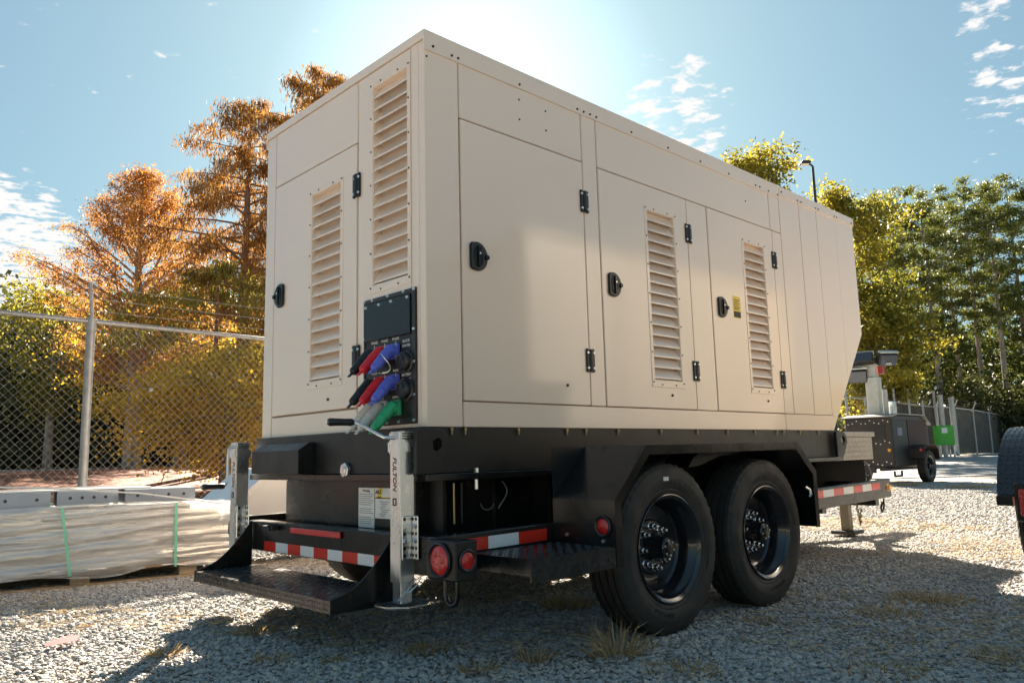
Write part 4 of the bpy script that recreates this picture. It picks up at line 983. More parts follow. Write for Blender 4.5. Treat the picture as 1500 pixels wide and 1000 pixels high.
tree('cypress_tree', 'tallest brown cypress, its top rising behind the generator roof', b, H, cone(4.2), BARK_R, BROWN, 70, .45, .18, .12, 9, 46, .15, .20, .032, 1.3, .26, seed=8, jitter=.34)
b = base_at(310, 19.5); H = height_at(310, 440, 19.5)-b[2]
tree('cypress_tree', 'low spreading green and orange cypress boughs above the fence', b, H+1.2, ovoid(3.2, .5), BARK_R, OLIVEO, 30, .42, .10, .15, 8, 60, .18, .15, .035, .9, .12, seed=12)
b = base_at(264, 30); H = height_at(300, 440, 30)-b[2]
tree('maple_tree', 'yellow-leaved maple with grey trunk beyond the mulch bed', b, H, ovoid(4.3, .45), BARK, YELLOW, 46, .22, .28, .25, 8, 110, .36, .11, .08, .35, .26, seed=15)
b = base_at(335, 16); H = height_at(335, 505, 16)-b[2]
tree('maple_tree', 'bright yellow maple half hidden behind the generator', b, H, ovoid(1.9, .45), BARK, YELLOW, 40, .16, .22, .3, 8, 70, .30, .085, .06, .35, .2, seed=16)
b = base_at(70, 33); H = height_at(60, 425, 33)-b[2]
tree('maple_tree', 'thin olive-leaved tree behind the orange cypress', b, H, ovoid(2.7, .6), BARK, YGREEN, 40, .3, .5, .1, 6, 36, .34, .15, .1, .2, .2, seed=17)
# right hand trees
b = base_at(1125, 40); H = height_at(1120, 203, 40)-b[2]
tree('sweetgum_tree', 'golden-green tree showing above the generator roof beside the lamp', b, H, ovoid(3.3, .5), BARK, YGREEN, 56, .35, .75, .1, 6, 46, .34, .22, .14, .1, .28, seed=21, vbias=lambda t: -.02)
b = base_at(1258, 40); H = height_at(1240, 252, 40)-b[2]
tree('sweetgum_tree', 'full yellow-green tree rising past the generator front', b, H, ovoid(3.3, .45), BARK, YGREEN, 60, .14, .5, .15, 8, 66, .36, .19, .12, .15, .3, seed=22, vbias=lambda t: -.16, jitter=.32)
b = base_at(1300, 37); H = height_at(1300, 440, 37)-b[2]
tree('sweetgum_tree', 'small yellow-green tree over the light tower', b, H, ovoid(2.3, .5), BARK, YGREEN, 34, .2, .35, .15, 7, 50, .36, .2, .14, .15, .16, seed=23)
pl = ['double-crowned', 'slim straight', 'broad', 'leaning', 'dense', 'tall open', 'sparse', 'dark']
PIN = [(1318, 270, 54), (1352, 262, 58), (1388, 268, 52), (1420, 258, 60), (1452, 246, 55), (1486, 252, 50), (1520, 240, 54), (1560, 250, 52), (1290, 330, 60), (1404, 300, 66), (1470, 300, 66), (1345, 330, 66)]
for i, (px, py, dep) in enumerate(PIN):
    b = base_at(px, dep); H = (height_at(px, py, dep)-b[2])*1.05
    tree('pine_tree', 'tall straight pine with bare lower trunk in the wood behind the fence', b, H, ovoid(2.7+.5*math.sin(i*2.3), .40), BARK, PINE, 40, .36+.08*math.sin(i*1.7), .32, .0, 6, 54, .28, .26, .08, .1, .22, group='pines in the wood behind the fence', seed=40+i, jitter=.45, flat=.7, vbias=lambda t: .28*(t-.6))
def wood(name, label, path, h, depth, n, size, m, seed=1, low=0.0, gap=.35, hv=.25):
    """a far wood that reads as one mass: leaf clumps through its whole volume"""
    g = np.random.default_rng(seed); P = np.array(path, float); seg = np.linalg.norm(np.diff(P, axis=0), axis=1); tot = seg.sum()
    nb = int(tot*depth/5)+20; cen = []
    for i in range(nb):
        s = g.random()*tot; k = 0
        while k < len(seg)-1 and s > seg[k]: s -= seg[k]; k += 1
        d = (P[k+1]-P[k])/seg[k]; nn = np.array([-d[1], d[0]]); q = P[k]+d*s+nn*(g.random()-.5)*depth
        hh = h*(1-hv+hv*2*g.random()*abs(math.sin(i*1.3)))
        cen.append((q[0], q[1], hh))
    C = []; V = []
    per = n//nb
    for x, y, hh in cen:
        m_ = max(3, int(per/26))
        for j in range(m_):
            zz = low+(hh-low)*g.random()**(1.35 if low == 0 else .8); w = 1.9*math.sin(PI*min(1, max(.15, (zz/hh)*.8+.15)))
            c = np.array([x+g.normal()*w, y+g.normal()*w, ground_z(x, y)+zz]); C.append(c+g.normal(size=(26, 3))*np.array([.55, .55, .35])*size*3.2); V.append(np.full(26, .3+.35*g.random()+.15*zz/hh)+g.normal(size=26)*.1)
    C = np.concatenate(C); V = np.concatenate(V); k = len(C); 
    o = leaf_cloud(name, C, size*g.uniform(.7, 1.5, k), size*.55*g.uniform(.7, 1.4, k), g.normal(size=(k, 3)), m, None, V)
    return tag(o, label, 'trees', kind='stuff')
pa = at_px(-260, 670, 44); pb = at_px(150, 670, 40); pc = at_px(420, 670, 40); pd = at_px(700, 670, 46)
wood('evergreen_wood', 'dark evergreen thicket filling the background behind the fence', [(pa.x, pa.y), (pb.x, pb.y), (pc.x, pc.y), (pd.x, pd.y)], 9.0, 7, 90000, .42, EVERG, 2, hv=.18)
pa = at_px(1180, 655, 66); pb = at_px(1330, 650, 70); pc = at_px(1700, 640, 64)
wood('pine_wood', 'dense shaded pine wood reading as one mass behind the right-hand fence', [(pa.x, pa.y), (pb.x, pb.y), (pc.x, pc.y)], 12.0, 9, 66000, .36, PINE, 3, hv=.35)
pa = at_px(1215, 655, 50); pb = at_px(1330, 650, 52); pc = at_px(1700, 640, 50)
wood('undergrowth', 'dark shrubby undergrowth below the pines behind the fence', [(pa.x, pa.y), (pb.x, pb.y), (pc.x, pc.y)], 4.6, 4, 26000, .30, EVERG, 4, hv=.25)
# the wood on the near side of the yard, seen in the paint's reflections
wood('yard_wood', 'tree line closing the yard on the near side', [(-56, 36), (-62, -10), (-38, -52), (10, -64), (56, -56), (84, -24)], 7.5, 9, 26000, .75, PINE, 6, hv=.25)

# ------------------------------------------------------------------ fences
POSTM = mat('galvanised_post', (.27, .27, .27), .5, .5, var=.15, vscale=12, bump=.05)
WIRE = mat('fence_wire', (.20, .195, .19), .5, .6)
def barbed(mb, a, b, sag=.02, step=.13):
    a, b = Vector(a), Vector(b); n = 12
    mb.tube([a.lerp(b, i/n)-Vector((0, 0, sag*4*(i/n)*(1-i/n))) for i in range(n+1)], .0026, 4)
    L = (b-a).length; k = int(L/step)
    for i in range(k):
        t = (i+.5)/k; p = a.lerp(b, t)-Vector((0, 0, sag*4*t*(1-t))); q = i*1.9
        d = Vector((.006, .010*math.sin(q), .013*math.cos(q)))
        mb.tube([p-d, p+d], .0018, 3); d = Vector((-.006, .010*math.cos(q), -.013*math.sin(q))); mb.tube([p-d, p+d], .0018, 3)
def on_z(px, py, z):
    d = pix_ray(px, py); t = (z-CAM[2])/d.z; return Vector(CAM)+d*t
def chain_fence():
    zt = 2.13; a = on_z(0, 457, zt); b = on_z(384, 496, zt); d = Vector((b.x-a.x, b.y-a.y, 0)).normalized(); nrm = Vector((-d.y, d.x, 0))
    post = on_z(141, 468, zt); s0 = (Vector((post.x, post.y, 0))-Vector((a.x, a.y, 0))).dot(d)
    A = Vector((a.x, a.y, 0)); P = lambda s, z, o=0: A+d*s+nrm*o+Vector((0, 0, z))
    rt = thing('chain_link_fence', P(s0, 0), 'galvanised chain-link fence topped with barbed wire behind the pallets', 'fence')
    S = [s0-3.05*2, s0-3.05, s0, s0+3.05, s0+6.1]
    first = None
    for s in S:
        z0 = 0; p = P(s, 0)
        mb = MB(); mb.cyl(P(s, -.1), P(s, zt+.02), .037, n=18); mb.build('post', POSTM, rt, smooth=40)
        ar = MB(); ar.tube([P(s, zt-.05, .0), P(s, zt+.10, .0), P(s-.03, zt+.36, -.02)], .017, 8); ar.cyl(P(s, zt-.09), P(s, zt+.03), .043, .041, 18)
        ar.build('barb_arm', POSTM, rt, smooth=40)
        k = MB()
        for z in (.35, .95, 1.55, 1.95): k.cyl(P(s, z), P(s, z+.02), .0395, n=18)
        k.build('tension_band', POSTM, rt, smooth=40)
    MB().tube([P(S[0], zt, .0), P(S[-1], zt, .0)], .021, 12).build('top_rail', POSTM, rt, smooth=40)
    MB().tube([P(S[0], .06, .0), P(S[-1], .06, .0)], .004, 5).build('tension_wire', WIRE, rt)
    mb = MB()
    for k, (z, o) in enumerate(((zt+.12, .0), (zt+.23, -.01), (zt+.34, -.02))): barbed(mb, P(S[0], z, o), P(S[-1], z, o))
    mb.build('barbed_wire', WIRE, rt)['kind'] = 'stuff'
    mesh = MB(); pitch = .075; H = zt-.05; s = S[0]-H; i = 0
    while s < S[-1]:
        for sg in (1, -1):
            p0, p1 = (s, s+H) if sg == 1 else (s+H, s)
            za, zb = .05, .05+H
            q0, q1 = p0, p1; lo, hi = S[0], S[-1]
            def clip(u, v, z1, z2):
                t0, t1 = 0, 1
                for k in (0, 1):
                    pass
                f = lambda t: (u+(v-u)*t, z1+(z2-z1)*t)
                ts = sorted([(lo-u)/(v-u), (hi-u)/(v-u)]); t0 = max(0, ts[0]); t1 = min(1, ts[1])
                return None if t1-t0 < .01 else (f(t0), f(t1))
            c = clip(p0, p1, za, zb)
            if c: mesh.tube([P(c[0][0], c[0][1], .028+.003*sg), P(c[1][0], c[1][1], .028+.003*sg)], .0017, 4, caps=False)
        s += pitch; i += 1
    mesh.build('wire_mesh', WIRE, rt)['kind'] = 'stuff'
chain_fence()
SCREEN = mat('brown_screen_mesh', (.10, .085, .065), .85, var=.25, vscale=2.5, bump=.2, bscale=30)
WPOST = mat('pale_galvanised', (.40, .40, .39), .5, .3, var=.1)
def far_fence(name, label, pts, heights, posts_up, screen, arms):
    """pts: list of (px, depth); heights: rail height at each; builds posts, rail, screen panels between"""
    G = []
    for (px, dep), h in zip(pts, heights):
        p = at_px(px, 660, dep); z = ground_z(p.x, p.y); G.append((p.x, p.y, z, h))
    rt = thing(name, (G[0][0], G[0][1], G[0][2]), label, 'fence')
    for i, (x, y, z, h) in enumerate(G):
        up = posts_up[i % len(posts_up)]
        MB().cyl((x, y, z-.2), (x, y, z+h+up), .055, n=10).build('post', WPOST, rt, smooth=40)
        if arms:
            ar = MB(); ar.tube([(x, y, z+h), (x-.28, y-.28, z+h+.38)], .028, 6); ar.build('barb_arm', WPOST, rt, smooth=40)
    for i in range(len(G)-1):
        a, b = G[i], G[i+1]
        MB().tube([(a[0], a[1], a[2]+a[3]), (b[0], b[1], b[2]+b[3])], .04, 8).build('top_rail', WPOST, rt, smooth=40)
        n = Vector((b[1]-a[1], a[0]-b[0], 0)).normalized()*.02
        if screen is True or (screen and i >= screen):
            mb = MB(); va = [Vector((a[0], a[1], a[2]+.08)), Vector((b[0], b[1], b[2]+.08)), Vector((b[0], b[1], b[2]+b[3]-.06)), Vector((a[0], a[1], a[2]+a[3]-.06))]
            off = n*2.2; mb.add([p-off*.9 for p in va]+[p-off*1.2 for p in va], [(0, 1, 2, 3), (7, 6, 5, 4), (0, 4, 5, 1), (1, 5, 6, 2), (2, 6, 7, 3), (3, 7, 4, 0)]); mb.build('screen_panel', SCREEN, rt)
        else:
            mb = MB(); Ln = math.hypot(b[0]-a[0], b[1]-a[1]); H = min(a[3], b[3])-.1; k = int(Ln/.22)+1
            for j in range(-int(H/.22), k):
                for sg in (1, -1):
                    s0, s1 = j*.22, j*.22+H
                    t0, t1 = max(0, -s0/H), min(1, (Ln-s0)/H)
                    if t1-t0 < .02: continue
                    def q(t):
                        s = s0+H*t; u = s/Ln; zz = (t if sg == 1 else 1-t)
                        return (a[0]+(b[0]-a[0])*u, a[1]+(b[1]-a[1])*u, a[2]+.05+H*zz)
                    mb.tube([q(t0), q(t1)], .005, 3, caps=False)
            mb.build('wire_mesh', WIRE, rt)['kind'] = 'stuff'
    mb = MB()
    for i in range(len(G)-1):
        a, b = G[i], G[i+1]
        for k in range(3):
            e = .12+.12*k; o = -.09-.09*k if arms else 0
            mb.tube([(a[0]+o, a[1]+o, a[2]+a[3]+e), (b[0]+o, b[1]+o, b[2]+b[3]+e)], .010, 3)
    mb.build('barbed_wire', WIRE, rt)['kind'] = 'stuff'
    return rt
far_fence('mesh_fence', 'pale galvanised mesh fence with tall posts behind the light tower', [(1195, 36), (1246, 36), (1274, 36), (1298, 36), (1317, 36), (1338, 36), (1358, 36), (1376, 36)], [2.95, 2.85, 2.75, 2.66, 2.55, 2.45, 2.35, 2.28], [.25, .75, .1, .1, .7, .7], 3, False)
far_fence('screen_fence', 'brown screened security fence running away along the road with angled arms', [(1378, 37), (1404, 38), (1431, 41), (1454, 45), (1472, 49), (1488, 53), (1502, 57), (1516, 62)], [2.35, 2.3, 2.3, 2.3, 2.3, 2.3, 2.3, 2.3], [.05], True, True)
def gate_posts():
    for i, px in enumerate((1385, 1401)):
        p = at_px(px, 660, 35.6+.3*i); z = ground_z(p.x, p.y); mb = MB(); mb.cyl((p.x, p.y, z-.2), (p.x, p.y, z+2.75-.12*i), .11, n=14); mb.lathe([(.125, 0), (.125, .05), (0, .09)], (p.x, p.y, z+2.75-.12*i), 'z', 14)
        tag(mb.build('gate_post', WPOST, smooth=40), ('taller thick pale gate post on the mesh fence side of the gap', 'shorter thick pale gate post on the screened fence side of the gap')[i], 'post', 'thick gate posts in the far fence')
gate_posts()
# green cabinet on legs
p = at_px(1385, 660, 34.5); gz = ground_z(p.x, p.y)
rt = thing('electrical_cabinet', (p.x, p.y, gz), 'green metal cabinet on thin legs in front of the screened fence', 'cabinet', local=True, rz=R(-42))
GREEN = mat('green_paint', (.05, .36, .03), .45, var=.05)
MB().box(-.36, .36, -.2, .2, .52, 1.38).build('cabinet', GREEN, rt, bevel=.01); MB().box(-.31, .31, -.215, -.201, .58, 1.32).build('door', GREEN, rt, bevel=.004)
MB().box(-.2, .05, -.218, -.2155, 1.05, 1.28).build('label_plate', WHITE, rt)
for x in (-.3, .3):
    for y in (-.16, .16): MB().box(x-.03, x+.03, y-.03, y+.03, -.05, .52).build('leg', GALV, rt)
MB().tube([(.3, 0, .5), (.5, .05, .25), (.62, .05, .05)], .05, 8).build('conduit', GALV, rt, smooth=50)
# lamp post
p = at_px(1190, 240, 23); top = p.z; gz = ground_z(p.x, p.y)
rt = thing('street_lamp', (p.x, p.y, gz), 'dark pole lamp with a flat angled head rising behind the generator', 'lamp', local=True, rz=R(46.3-90))
DARK = mat('dark_bronze', (.035, .03, .027), .45, .4); h = top-gz
pm = MB(); pm.cyl((0, 0, -.1), (0, 0, h-.1), .09, .036, 14); pm.build('pole', DARK, rt, smooth=40); MB().cyl((0, 0, 0), (0, 0, .12), .2, n=14).build('base', DARK, rt)
am = MB(); am.tube([(0, 0, h-.22), (0, 0, h-.08), (-.06, 0, h-.02), (-.12, 0, h)], .03, 10); am.build('arm', DARK, rt, smooth=50)
hd = MB(); hd.prism([(-.06, h+.02), (-.10, h+.075), (-.34, h+.07), (-.38, h+.01), (-.36, h-.015), (-.10, h-.02)], lambda u, v, d: (u, d, v), -.13, .13); hd.build('lamp_head', DARK, rt, bevel=.015, seg=2)
MB().box(-.35, -.12, -.1, .1, h-.03, h-.0205).build('lens', mat('lamp_lens', (.6, .6, .55), .3), rt)

# ------------------------------------------------------------------ wrapped stack on pallets
WOOD = mat('pallet_wood', (.40, .30, .19), .8, col2=(.24, .17, .10), vscale=5, bump=.3, bscale=40, stretch=(.3, 3, 3))
ang = math.atan2(-.22, 1.16)
def pallet(u0, u1, label):
    r = thing('pallet', (-.93, 3.32, 0), label, 'pallet', 'pallets under the wrapped stack', local=True, rz=ang)
    for v in (.03, .45, .87): 
        for i in range(3):
            x = u0+(u1-u0-.12)*i/2; MB().box(x, x+.12, v, v+.1, .022, .095).build('block', WOOD, r, bevel=.003)
        MB().box(u0, u1, v-.005, v+.105, .0, .0215).build('plank', WOOD, r, bevel=.002)
    n = 7
    for i in range(n):
        x = u0+(u1-u0-.12)*i/(n-1); MB().box(x, x+.11, .005, 1.0, .0955, .1165).build('plank', WOOD, r, bevel=.002)
    return r
pallet(-1.7, -.42, 'weathered wooden pallet under the stack end away from the hopper'); pallet(-.30, 1.20, 'weathered wooden pallet under the stack end beside the hopper')
BOARD = mat('pale_board', (.58, .55, .50), .7, col2=(.46, .43, .38), vscale=7, bump=.2, bscale=60, stretch=(.25, 3, 6))
bd = thing('wrapped_board_stack', (-.93, 3.32, .117), 'long stack of pale boards in clear plastic film with green straps', 'stack', local=True, rz=ang)
for i in range(10):
    z = .0015+.0405*i; a = -1.68+random.uniform(0, .04); b_ = 1.38+random.uniform(-.04, .03)
    MB().box(a, b_, .03+random.uniform(0, .014), .98, z, z+.0385).build('board', BOARD, bd, bevel=.002)
def film_mat():
    m = bpy.data.materials.new('clear_film'); m.use_nodes = True; nt = m.node_tree; N = nt.nodes; L = nt.links; N.clear()
    out = N.new('ShaderNodeOutputMaterial'); tr = N.new('ShaderNodeBsdfTransparent'); gl = N.new('ShaderNodeBsdfGlossy'); gl.inputs['Roughness'].default_value = .1; gl.inputs['Color'].default_value = (.95, .93, .9, 1)
    df = N.new('ShaderNodeBsdfTranslucent'); df.inputs['Color'].default_value = (.85, .84, .82, 1); d2 = N.new('ShaderNodeBsdfDiffuse'); d2.inputs['Color'].default_value = (.70, .69, .67, 1)
    tc = N.new('ShaderNodeTexCoord'); mp = N.new('ShaderNodeMapping'); mp.inputs['Scale'].default_value = (.6, 5, 9); mp.inputs['Rotation'].default_value = (0, .12, 0); L.new(tc.outputs['Object'], mp.inputs[0])
    n = N.new('ShaderNodeTexNoise'); n.inputs['Scale'].default_value = 3; n.inputs['Detail'].default_value = 7; n.inputs['Distortion'].default_value = 1.0; L.new(mp.outputs[0], n.inputs['Vector'])
    bp = N.new('ShaderNodeBump'); bp.inputs['Strength'].default_value = .8; bp.inputs['Distance'].default_value = .02; L.new(n.outputs['Fac'], bp.inputs['Height'])
    L.new(bp.outputs[0], gl.inputs['Normal'])
    m1 = N.new('ShaderNodeMixShader'); m1.inputs[0].default_value = .5; L.new(df.outputs[0], m1.inputs[1]); L.new(d2.outputs[0], m1.inputs[2])
    mr = N.new('ShaderNodeMapRange'); mr.inputs['From Min'].default_value = .38; mr.inputs['From Max'].default_value = .68; mr.inputs['To Min'].default_value = .35; mr.inputs['To Max'].default_value = .8; L.new(n.outputs['Fac'], mr.inputs['Value'])
    m2 = N.new('ShaderNodeMixShader'); L.new(mr.outputs[0], m2.inputs[0]); L.new(tr.outputs[0], m2.inputs[1]); L.new(m1.outputs[0], m2.inputs[2])
    m3 = N.new('ShaderNodeMixShader'); m3.inputs[0].default_value = .3; L.new(m2.outputs[0], m3.inputs[1]); L.new(gl.outputs[0], m3.inputs[2]); L.new(m3.outputs[0], out.inputs[0]); return m
FILM = film_mat()
def film(name, u0, u1, v0, v1, z0, z1, parent, seed=0):
    """stretch film: a skin of slanted pulls and pleats over front and end of the stack"""
    from mathutils import noise as NO
    V = []; nu, nz = 190, 34
    cols = [(u0+(u1-u0)*i/nu, v0) for i in range(nu+1)]+[(u1, v0+(v1-v0)*i/30) for i in range(1, 31)]
    for i, (u, v) in enumerate(cols):
        s = u if i <= nu else u1+(v-v0)
        for k in range(nz+1):
            t = k/nz; z = z0+(z1-z0)*t
            fan = t-.18*(s-u0)/(u1-u0)*math.sin(1.3*s)
            p1 = 1-abs(NO.noise(Vector((s*.55, fan*7.0, seed))))*2; p2 = 1-abs(NO.noise(Vector((s*1.6+fan*2, fan*13.0, seed+5))))*2
            near_end = smooth01((s-.95)/.5)
            w = .004+.016*max(0, p1)**2+(.008+.014*near_end)*max(0, p2)**2
            if k == nz: z += .02*math.sin(s*2.1+seed)
            if k == 0: z += .05*NO.noise(Vector((s*2.2, 0, seed)))
            V.append((u+(w if i > nu else 0), v-(w if i <= nu else 0), z))
    n1 = nz+1
    F = [(i*n1+k, (i+1)*n1+k, (i+1)*n1+k+1, i*n1+k+1) for i in range(len(cols)-1) for k in range(nz)]
    me = bpy.data.meshes.new(name); me.from_pydata(V, [], F); me.polygons.foreach_set('use_smooth', [True]*len(F)); return link(name, me, FILM, parent)
film('plastic_film', -1.70, 1.43, .010, 1.0, -.03, .425, bd, .4)
STRAPM = mat('green_strap', (.16, .52, .36), .4, coat=.3)
for u, k in ((.33, 0), (1.02, .03)):
    s = MB(); s.obox((u+.02, -.034, .20), (.009, 0, 0), (0, .0008, 0), (k-.035, 0, .225)); s.obox((u+.0, .49, .427), (.009, 0, 0), (-.06, .5, 0), (0, 0, .0008)); s.build('strap', STRAPM, bd)
for i, (u0, u1) in enumerate(((-.45, .25), (.29, .67), (.71, 1.18))):
    lb = ('grey steel channel with punched holes on the stack end farthest from the hopper', 'grey steel channel with punched holes between the two other channels', 'grey steel channel with punched holes on the stack end nearest the hopper')[i]
    bmr = thing('steel_channel', (-.93, 3.32, .5455), lb, 'beam', 'steel channels on the wrapped stack', local=True, rz=ang)
    v0 = .06+.05*(i % 2); HH = .10
    n = 24; rec = []
    mb = MB(); mb.box(u0, u1, v0, v0+.006, 0, HH); mb.box(u0, u1, v0+.0065, v0+.5, HH-.006, HH); mb.box(u0, u0+.006, v0+.0065, v0+.5, 0, HH-.0065); mb.box(u1-.006, u1, v0+.0065, v0+.5, 0, HH-.0065)
    mb.build('web', mat('blue_grey_steel', (.26, .30, .36), .42, .6, var=.06, vscale=9), bmr, bevel=.001)
    hl = MB(); k = 4
    for q in range(k):
        x = u0+.08+(u1-u0-.16)*q/(k-1); hl.cyl((x, v0-.0006, .055), (x, v0+.004, .055), .011, n=12)
    hl.build('hole', INK, bmr)['kind'] = 'stuff'
for pts in ([(-.5, .3, .60), (.2, .16, .56), (.8, .02, .50), (1.36, -.03, .40)], [(-.6, .1, .54), (.3, .5, .545), (.9, .6, .545)]): MB().tube(pts, .006, 6).build('loose_strap', mat('white_strap', (.6, .6, .58), .4), bd, smooth=60)
sh = thing('top_sheet', (-.93, 3.32, .646), 'thin white sheet lying across the steel channels', 'sheet', local=True, rz=ang)
MB().box(-1.2, .9, .18, .8, 0.001, .012).build('sheet', mat('white_sheet', (.6, .6, .58), .5), sh, bevel=.002)
# galvanised hopper by the fence
hp = thing('sheet_metal_hopper', (1.0, 3.5, 0), 'shiny galvanised sheet-metal hopper between wrapped stack and trailer', 'hopper')
pts = [(.49, .18), (.49, .44), (.89, .765), (1.6, .765), (1.6, .18)]
SHEET = mat('bright_sheet_metal', (.66, .67, .68), .32, .85, var=.04, vscale=3, bump=.04, bscale=8)
MB().prism(pts, lambda u, v, d: (u, d, v), 3.2, 3.9).build('bin_body', SHEET, hp, bevel=.006)
MB().ring([(.47, .17), (.47, .45), (.88, .79), (1.62, .79), (1.62, .17)], [(.52, .21), (.52, .43), (.90, .735), (1.57, .735), (1.57, .21)], lambda u, v, d: (u, d, v), 3.17, 3.1985).build('rim', SHEET, hp, bevel=.003)
for x in (.55, 1.5):
    for y in (3.25, 3.8): MB().box(x, x+.06, y, y+.06, 0, .18).build('leg', GALV, hp)

# ------------------------------------------------------------------ light tower trailer
lt = thing('light_tower', (16.4, 4.3, 0), 'dark towable light tower with pale mast and folded floodlights parked by the road', 'light tower')
TBODY = mat('dark_brown_paint', (.022, .016, .012), .5, coat=.1, var=.1, vscale=2)
TBLK = mat('tower_black', (.012, .013, .016), .5)
cb = MB(); cb.prism([(15.55, .36), (17.75, .36), (17.75, 1.30), (17.4, 1.50), (15.85, 1.50), (15.55, 1.45)], lambda u, v, d: (u, d, v), 3.92, 4.92); cb.build('cabinet', TBODY, lt, bevel=.02)
rf = MB(); rf.prism([(15.50, 1.452), (15.85, 1.505), (17.42, 1.505), (17.8, 1.29), (17.8, 1.31), (17.42, 1.53), (15.85, 1.53), (15.50, 1.475)], lambda u, v, d: (u, d, v), 3.86, 4.98); rf.build('roof', mat('grey_lid', (.25, .24, .22), .5), lt)
MB().box(15.58, 16.4, 3.905, 3.9195, .42, 1.40).build('door', TBLK, lt, bevel=.004); MB().box(16.45, 17.6, 3.905, 3.9195, .80, 1.40).build('door', mat('maroon_panel', (.035, .010, .008), .6), lt, bevel=.004)
MB().box(15.85, 16.1, 3.9025, 3.9045, 1.05, 1.22).build('label_plate', mat('blue_label', (.10, .13, .22), .4), lt)
sl = MB()
for i in range(6): sl.box(15.535, 15.5495, 4.05, 4.34, .98+.055*i, 1.01+.055*i)
sl.build('vent', INK, lt)['kind'] = 'stuff'
rv = MB()
for i in range(10):
    for z in (.45, .9, 1.35): rv.cyl((15.5495, 3.98+.096*i, z+.04*math.sin(i*2)), (15.54, 3.98+.096*i, z+.04*math.sin(i*2)), .014, n=6)
rv.build('rivets', ZINC, lt)['kind'] = 'stuff'
MB().lathe([(0, -.02), (.03, -.015), (.04, 0)], (15.55, 4.0, .74), 'x', 12).build('marker_lamp', LENS_A, lt, smooth=40)
MB().box(15.2, 17.9, 4.0, 4.1, .30, .3595).build('frame', TBLK, lt); MB().box(15.2, 17.9, 4.75, 4.85, .30, .3595).build('frame', TBLK, lt)
MB().box(15.45, 15.54, 4.30, 4.60, .25, .37).build('outrigger', TBLK, lt); MB().tube([(15.6, 3.95, .29), (15.6, 3.95, .18), (16.0, 3.95, .18), (16.0, 3.95, .29)], .025, 6).build('outrigger', TBLK, lt, smooth=40)
MASTM = mat('pale_grey_mast', (.46, .46, .42), .5, .2, var=.12, vscale=6)
ms = MB(); ms.box(15.95, 16.2, 4.28, 4.55, 1.505, 2.38); ms.build('mast', MASTM, lt, bevel=.01); ms = MB(); ms.box(15.99, 16.16, 4.32, 4.51, 2.3805, 2.62); ms.build('mast_section', MASTM, lt, bevel=.008)
MB().box(16.16, 16.32, 4.22, 4.27, 1.52, 2.1).build('mast_rail', MASTM, lt); MB().box(16.4, 16.6, 4.15, 4.5, 1.531, 1.83).build('winch_box', GALV, lt, bevel=.01)
GLASSY = mat('lamp_glass', (.05, .06, .08), .15, .2, coat=.4)
def flood(c, yaw, pitch, k_=1):
    c = Vector(c); f = Vector((math.cos(yaw)*math.cos(pitch), math.sin(yaw)*math.cos(pitch), math.sin(pitch))); r = Vector((-math.sin(yaw), math.cos(yaw), 0)); u = f.cross(r); f, r, u = f*k_, r*k_, u*k_
    o = MB().obox(c, f*.07, r*.19, u*.13).build('floodlight', TBLK, lt, bevel=.02)
    MB().obox(c+f*.073, f*.003, r*.165, u*.105).build('lamp_glass', GLASSY, o)
    fin = MB()
    for i in range(7): fin.obox(c-f*.10+r*(-.15+.05*i), f*.03, r*.006, u*.11)
    fin.build('cooling_fins', TBLK, o)['kind'] = 'stuff'
    k = MB().obox(c+u*.16, f*.05, r*.2, u*.012).build('bracket', MASTM, o)
flood((15.9, 4.86, 2.80), R(196), R(32)); flood((15.9, 4.50, 2.81), R(196), R(32)); flood((15.88, 4.70, 2.42), R(208), R(-18), 1.15); flood((16.05, 4.06, 2.76), R(232), R(-28), 1.1)
MB().box(15.98, 16.1, 3.98, 4.95, 2.625, 2.67).build('lamp_bar', MASTM, lt); MB().box(16.1, 16.25, 4.2, 4.3, 2.45, 2.70).build('lamp_joint', mat('red_knuckle', (.3, .03, .02), .4), lt)
w = place_wheel(lt, 16.85, 3.72, .3625, False); w.scale = (.945, .9, .945)
w = place_wheel(lt, 16.85, 5.12, .3625, True); w.scale = (.945, .9, .945)
fd = MB(); P = [(16.38, .55), (16.42, .76), (16.60, .84), (17.10, .84), (17.28, .74), (17.32, .5)]
for i in range(5):
    a, b_ = P[i], P[i+1]; fd.prism([a, b_, (b_[0], b_[1]-.012), (a[0], a[1]-.012)] if abs(a[0]-b_[0]) > .1 else [a, b_, (b_[0]+(.012 if i == 0 else -.012), b_[1]), (a[0]+(.012 if i == 0 else -.012), a[1])], lambda u, v, d: (u, d, v), 3.58, 3.904)
fd.build('fender', TBODY, lt); MB().box(16.34, 16.40, 3.62, 3.66, .70, .76).build('marker_lamp', LENS_R, lt)

# ------------------------------------------------------------------ neighbouring generator trailer at the right edge
nb = thing('generator_trailer', (5.0, -2.75, 0), 'second dark generator trailer with rounded tread-plate fenders standing alongside', 'generator')
DUSK = mat('low_bounce_olive', (.20, .17, .13), .36, coat=.6)  # unseen body coloured dark to cut its sunlit bounce onto the tan walls
NX, NY = 2.62, -3.55       # offset from the first trailer's own coordinates
q = [(NX, ZB), (NX+4.04, ZB), (NX+LEN, 1.784), (NX+LEN, 2.785), (NX, 2.785)]
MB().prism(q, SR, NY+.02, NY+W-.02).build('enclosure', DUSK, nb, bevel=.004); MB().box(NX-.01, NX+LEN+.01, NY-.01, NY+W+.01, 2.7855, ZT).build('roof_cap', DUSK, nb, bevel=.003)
for a, b_ in ((.02, .2), (.21, 1.1), (1.24, 2.12), (2.37, 3.25), (3.4, 4.0)):
    MB().box(NX+a, NX+b_, NY+W-.0195, NY+W, 1.075, 2.445).build('door', DUSK, nb, bevel=.003)
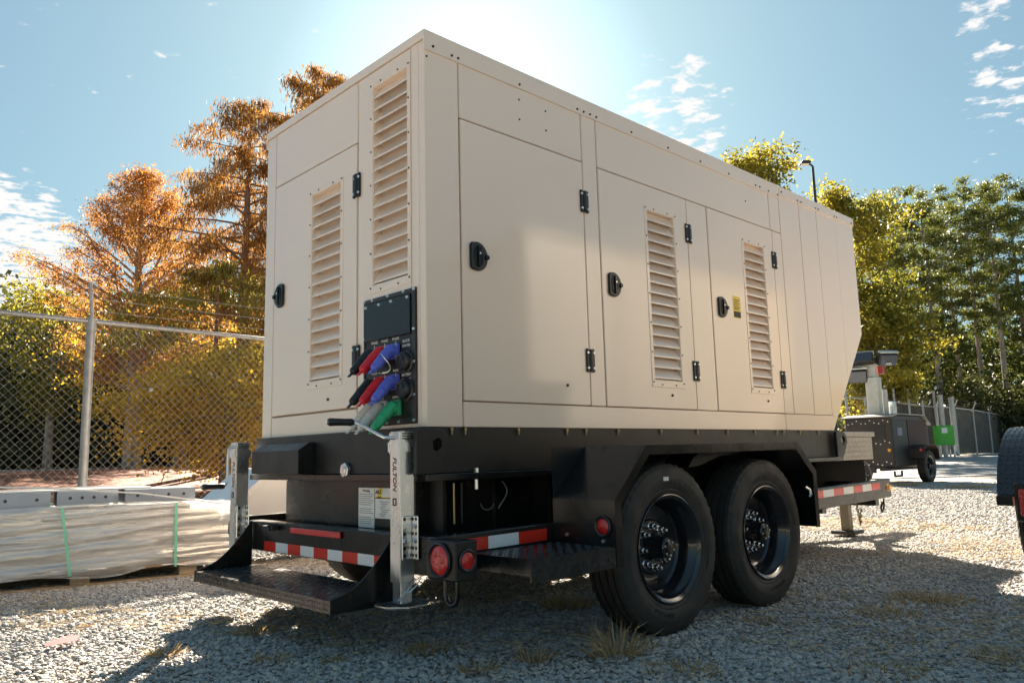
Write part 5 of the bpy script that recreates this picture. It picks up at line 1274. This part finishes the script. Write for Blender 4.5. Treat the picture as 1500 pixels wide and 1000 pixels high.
MB().box(NX-.03, NX+4.06, NY, NY+W, .72, .9525).build('skid', BLACK_SATIN, nb, bevel=.004); MB().box(NX+.05, NX+3.9, NY+.16, NY+1.4, .44, .7195).build('fuel_tank', BLACK, nb)
for y in (NY+1.55, NY-.1): MB().box(NX+.3, NX+4.26, y, y+.06, .37, .52).build('side_rail', BLACK, nb)
BLUEBLK = mat('blue_black_tread', (.018, .022, .034), .32, coat=.3, var=.15, vscale=8)
for s, yo in ((1, -1.40), (-1, -4.10)):
    for k, x in enumerate((3.55, 4.50)):
        place_wheel(nb, x, yo-s*.1075, .3835, s == 1)
    for k, x in enumerate((3.55, 4.50)):
        n = 20; mb = MB(); lg = MB(); r0 = .475
        A0, A1 = R(8), R(172)
        arc = [(x+r0*math.cos(A0+(A1-A0)*i/n), .44+r0*math.sin(A0+(A1-A0)*i/n)) for i in range(n+1)]
        ins = [(x+(r0-.006)*math.cos(A0+(A1-A0)*i/n), .44+(r0-.006)*math.sin(A0+(A1-A0)*i/n)) for i in range(n+1)]
        y0, y1 = sorted((yo+s*.045, yo-s*.26))
        for i in range(n): mb.prism([arc[i], arc[i+1], ins[i+1], ins[i]], lambda u, v, d: (u, d, v), y0, y1)
        f = mb.build('fender', BLUEBLK, nb, smooth=30)
        tread_lugs(lg, lambda u, v, h: (x+(r0+h)*math.cos(u/r0), v, .44+(r0+h)*math.sin(u/r0)), A0*r0, A1*r0, y0, y1, pitch=.03, L=.012, W=.004, h=.0025)
        lg.build('tread_lugs', BLUEBLK, f)['kind'] = 'stuff'
bxm = MB().box(2.94, 3.04, -1.70, -1.475, .385, .60).build('lamp_box', BLACK_SATIN, nb, bevel=.01)
MB().box(2.928, 2.9395, -1.68, -1.50, .42, .565).build('lamp_lens', LENS_R, bxm, bevel=.01); MB().box(2.96, 3.0, -1.4745, -1.462, .47, .52).build('lamp_lens', mat('orange_red_lens', (.6, .08, .01), .15, coat=.5), bxm)
lg = MB(); MB().box(2.98, 3.10, -1.47, -1.375, .47, .525).build('bracket', BLACK_SATIN, nb, bevel=.004)
MB().box(3.0, 3.03, -2.0, -1.70, .42, .47).build('lamp_arm', BLACK_SATIN, nb)
remove_tree(proto)
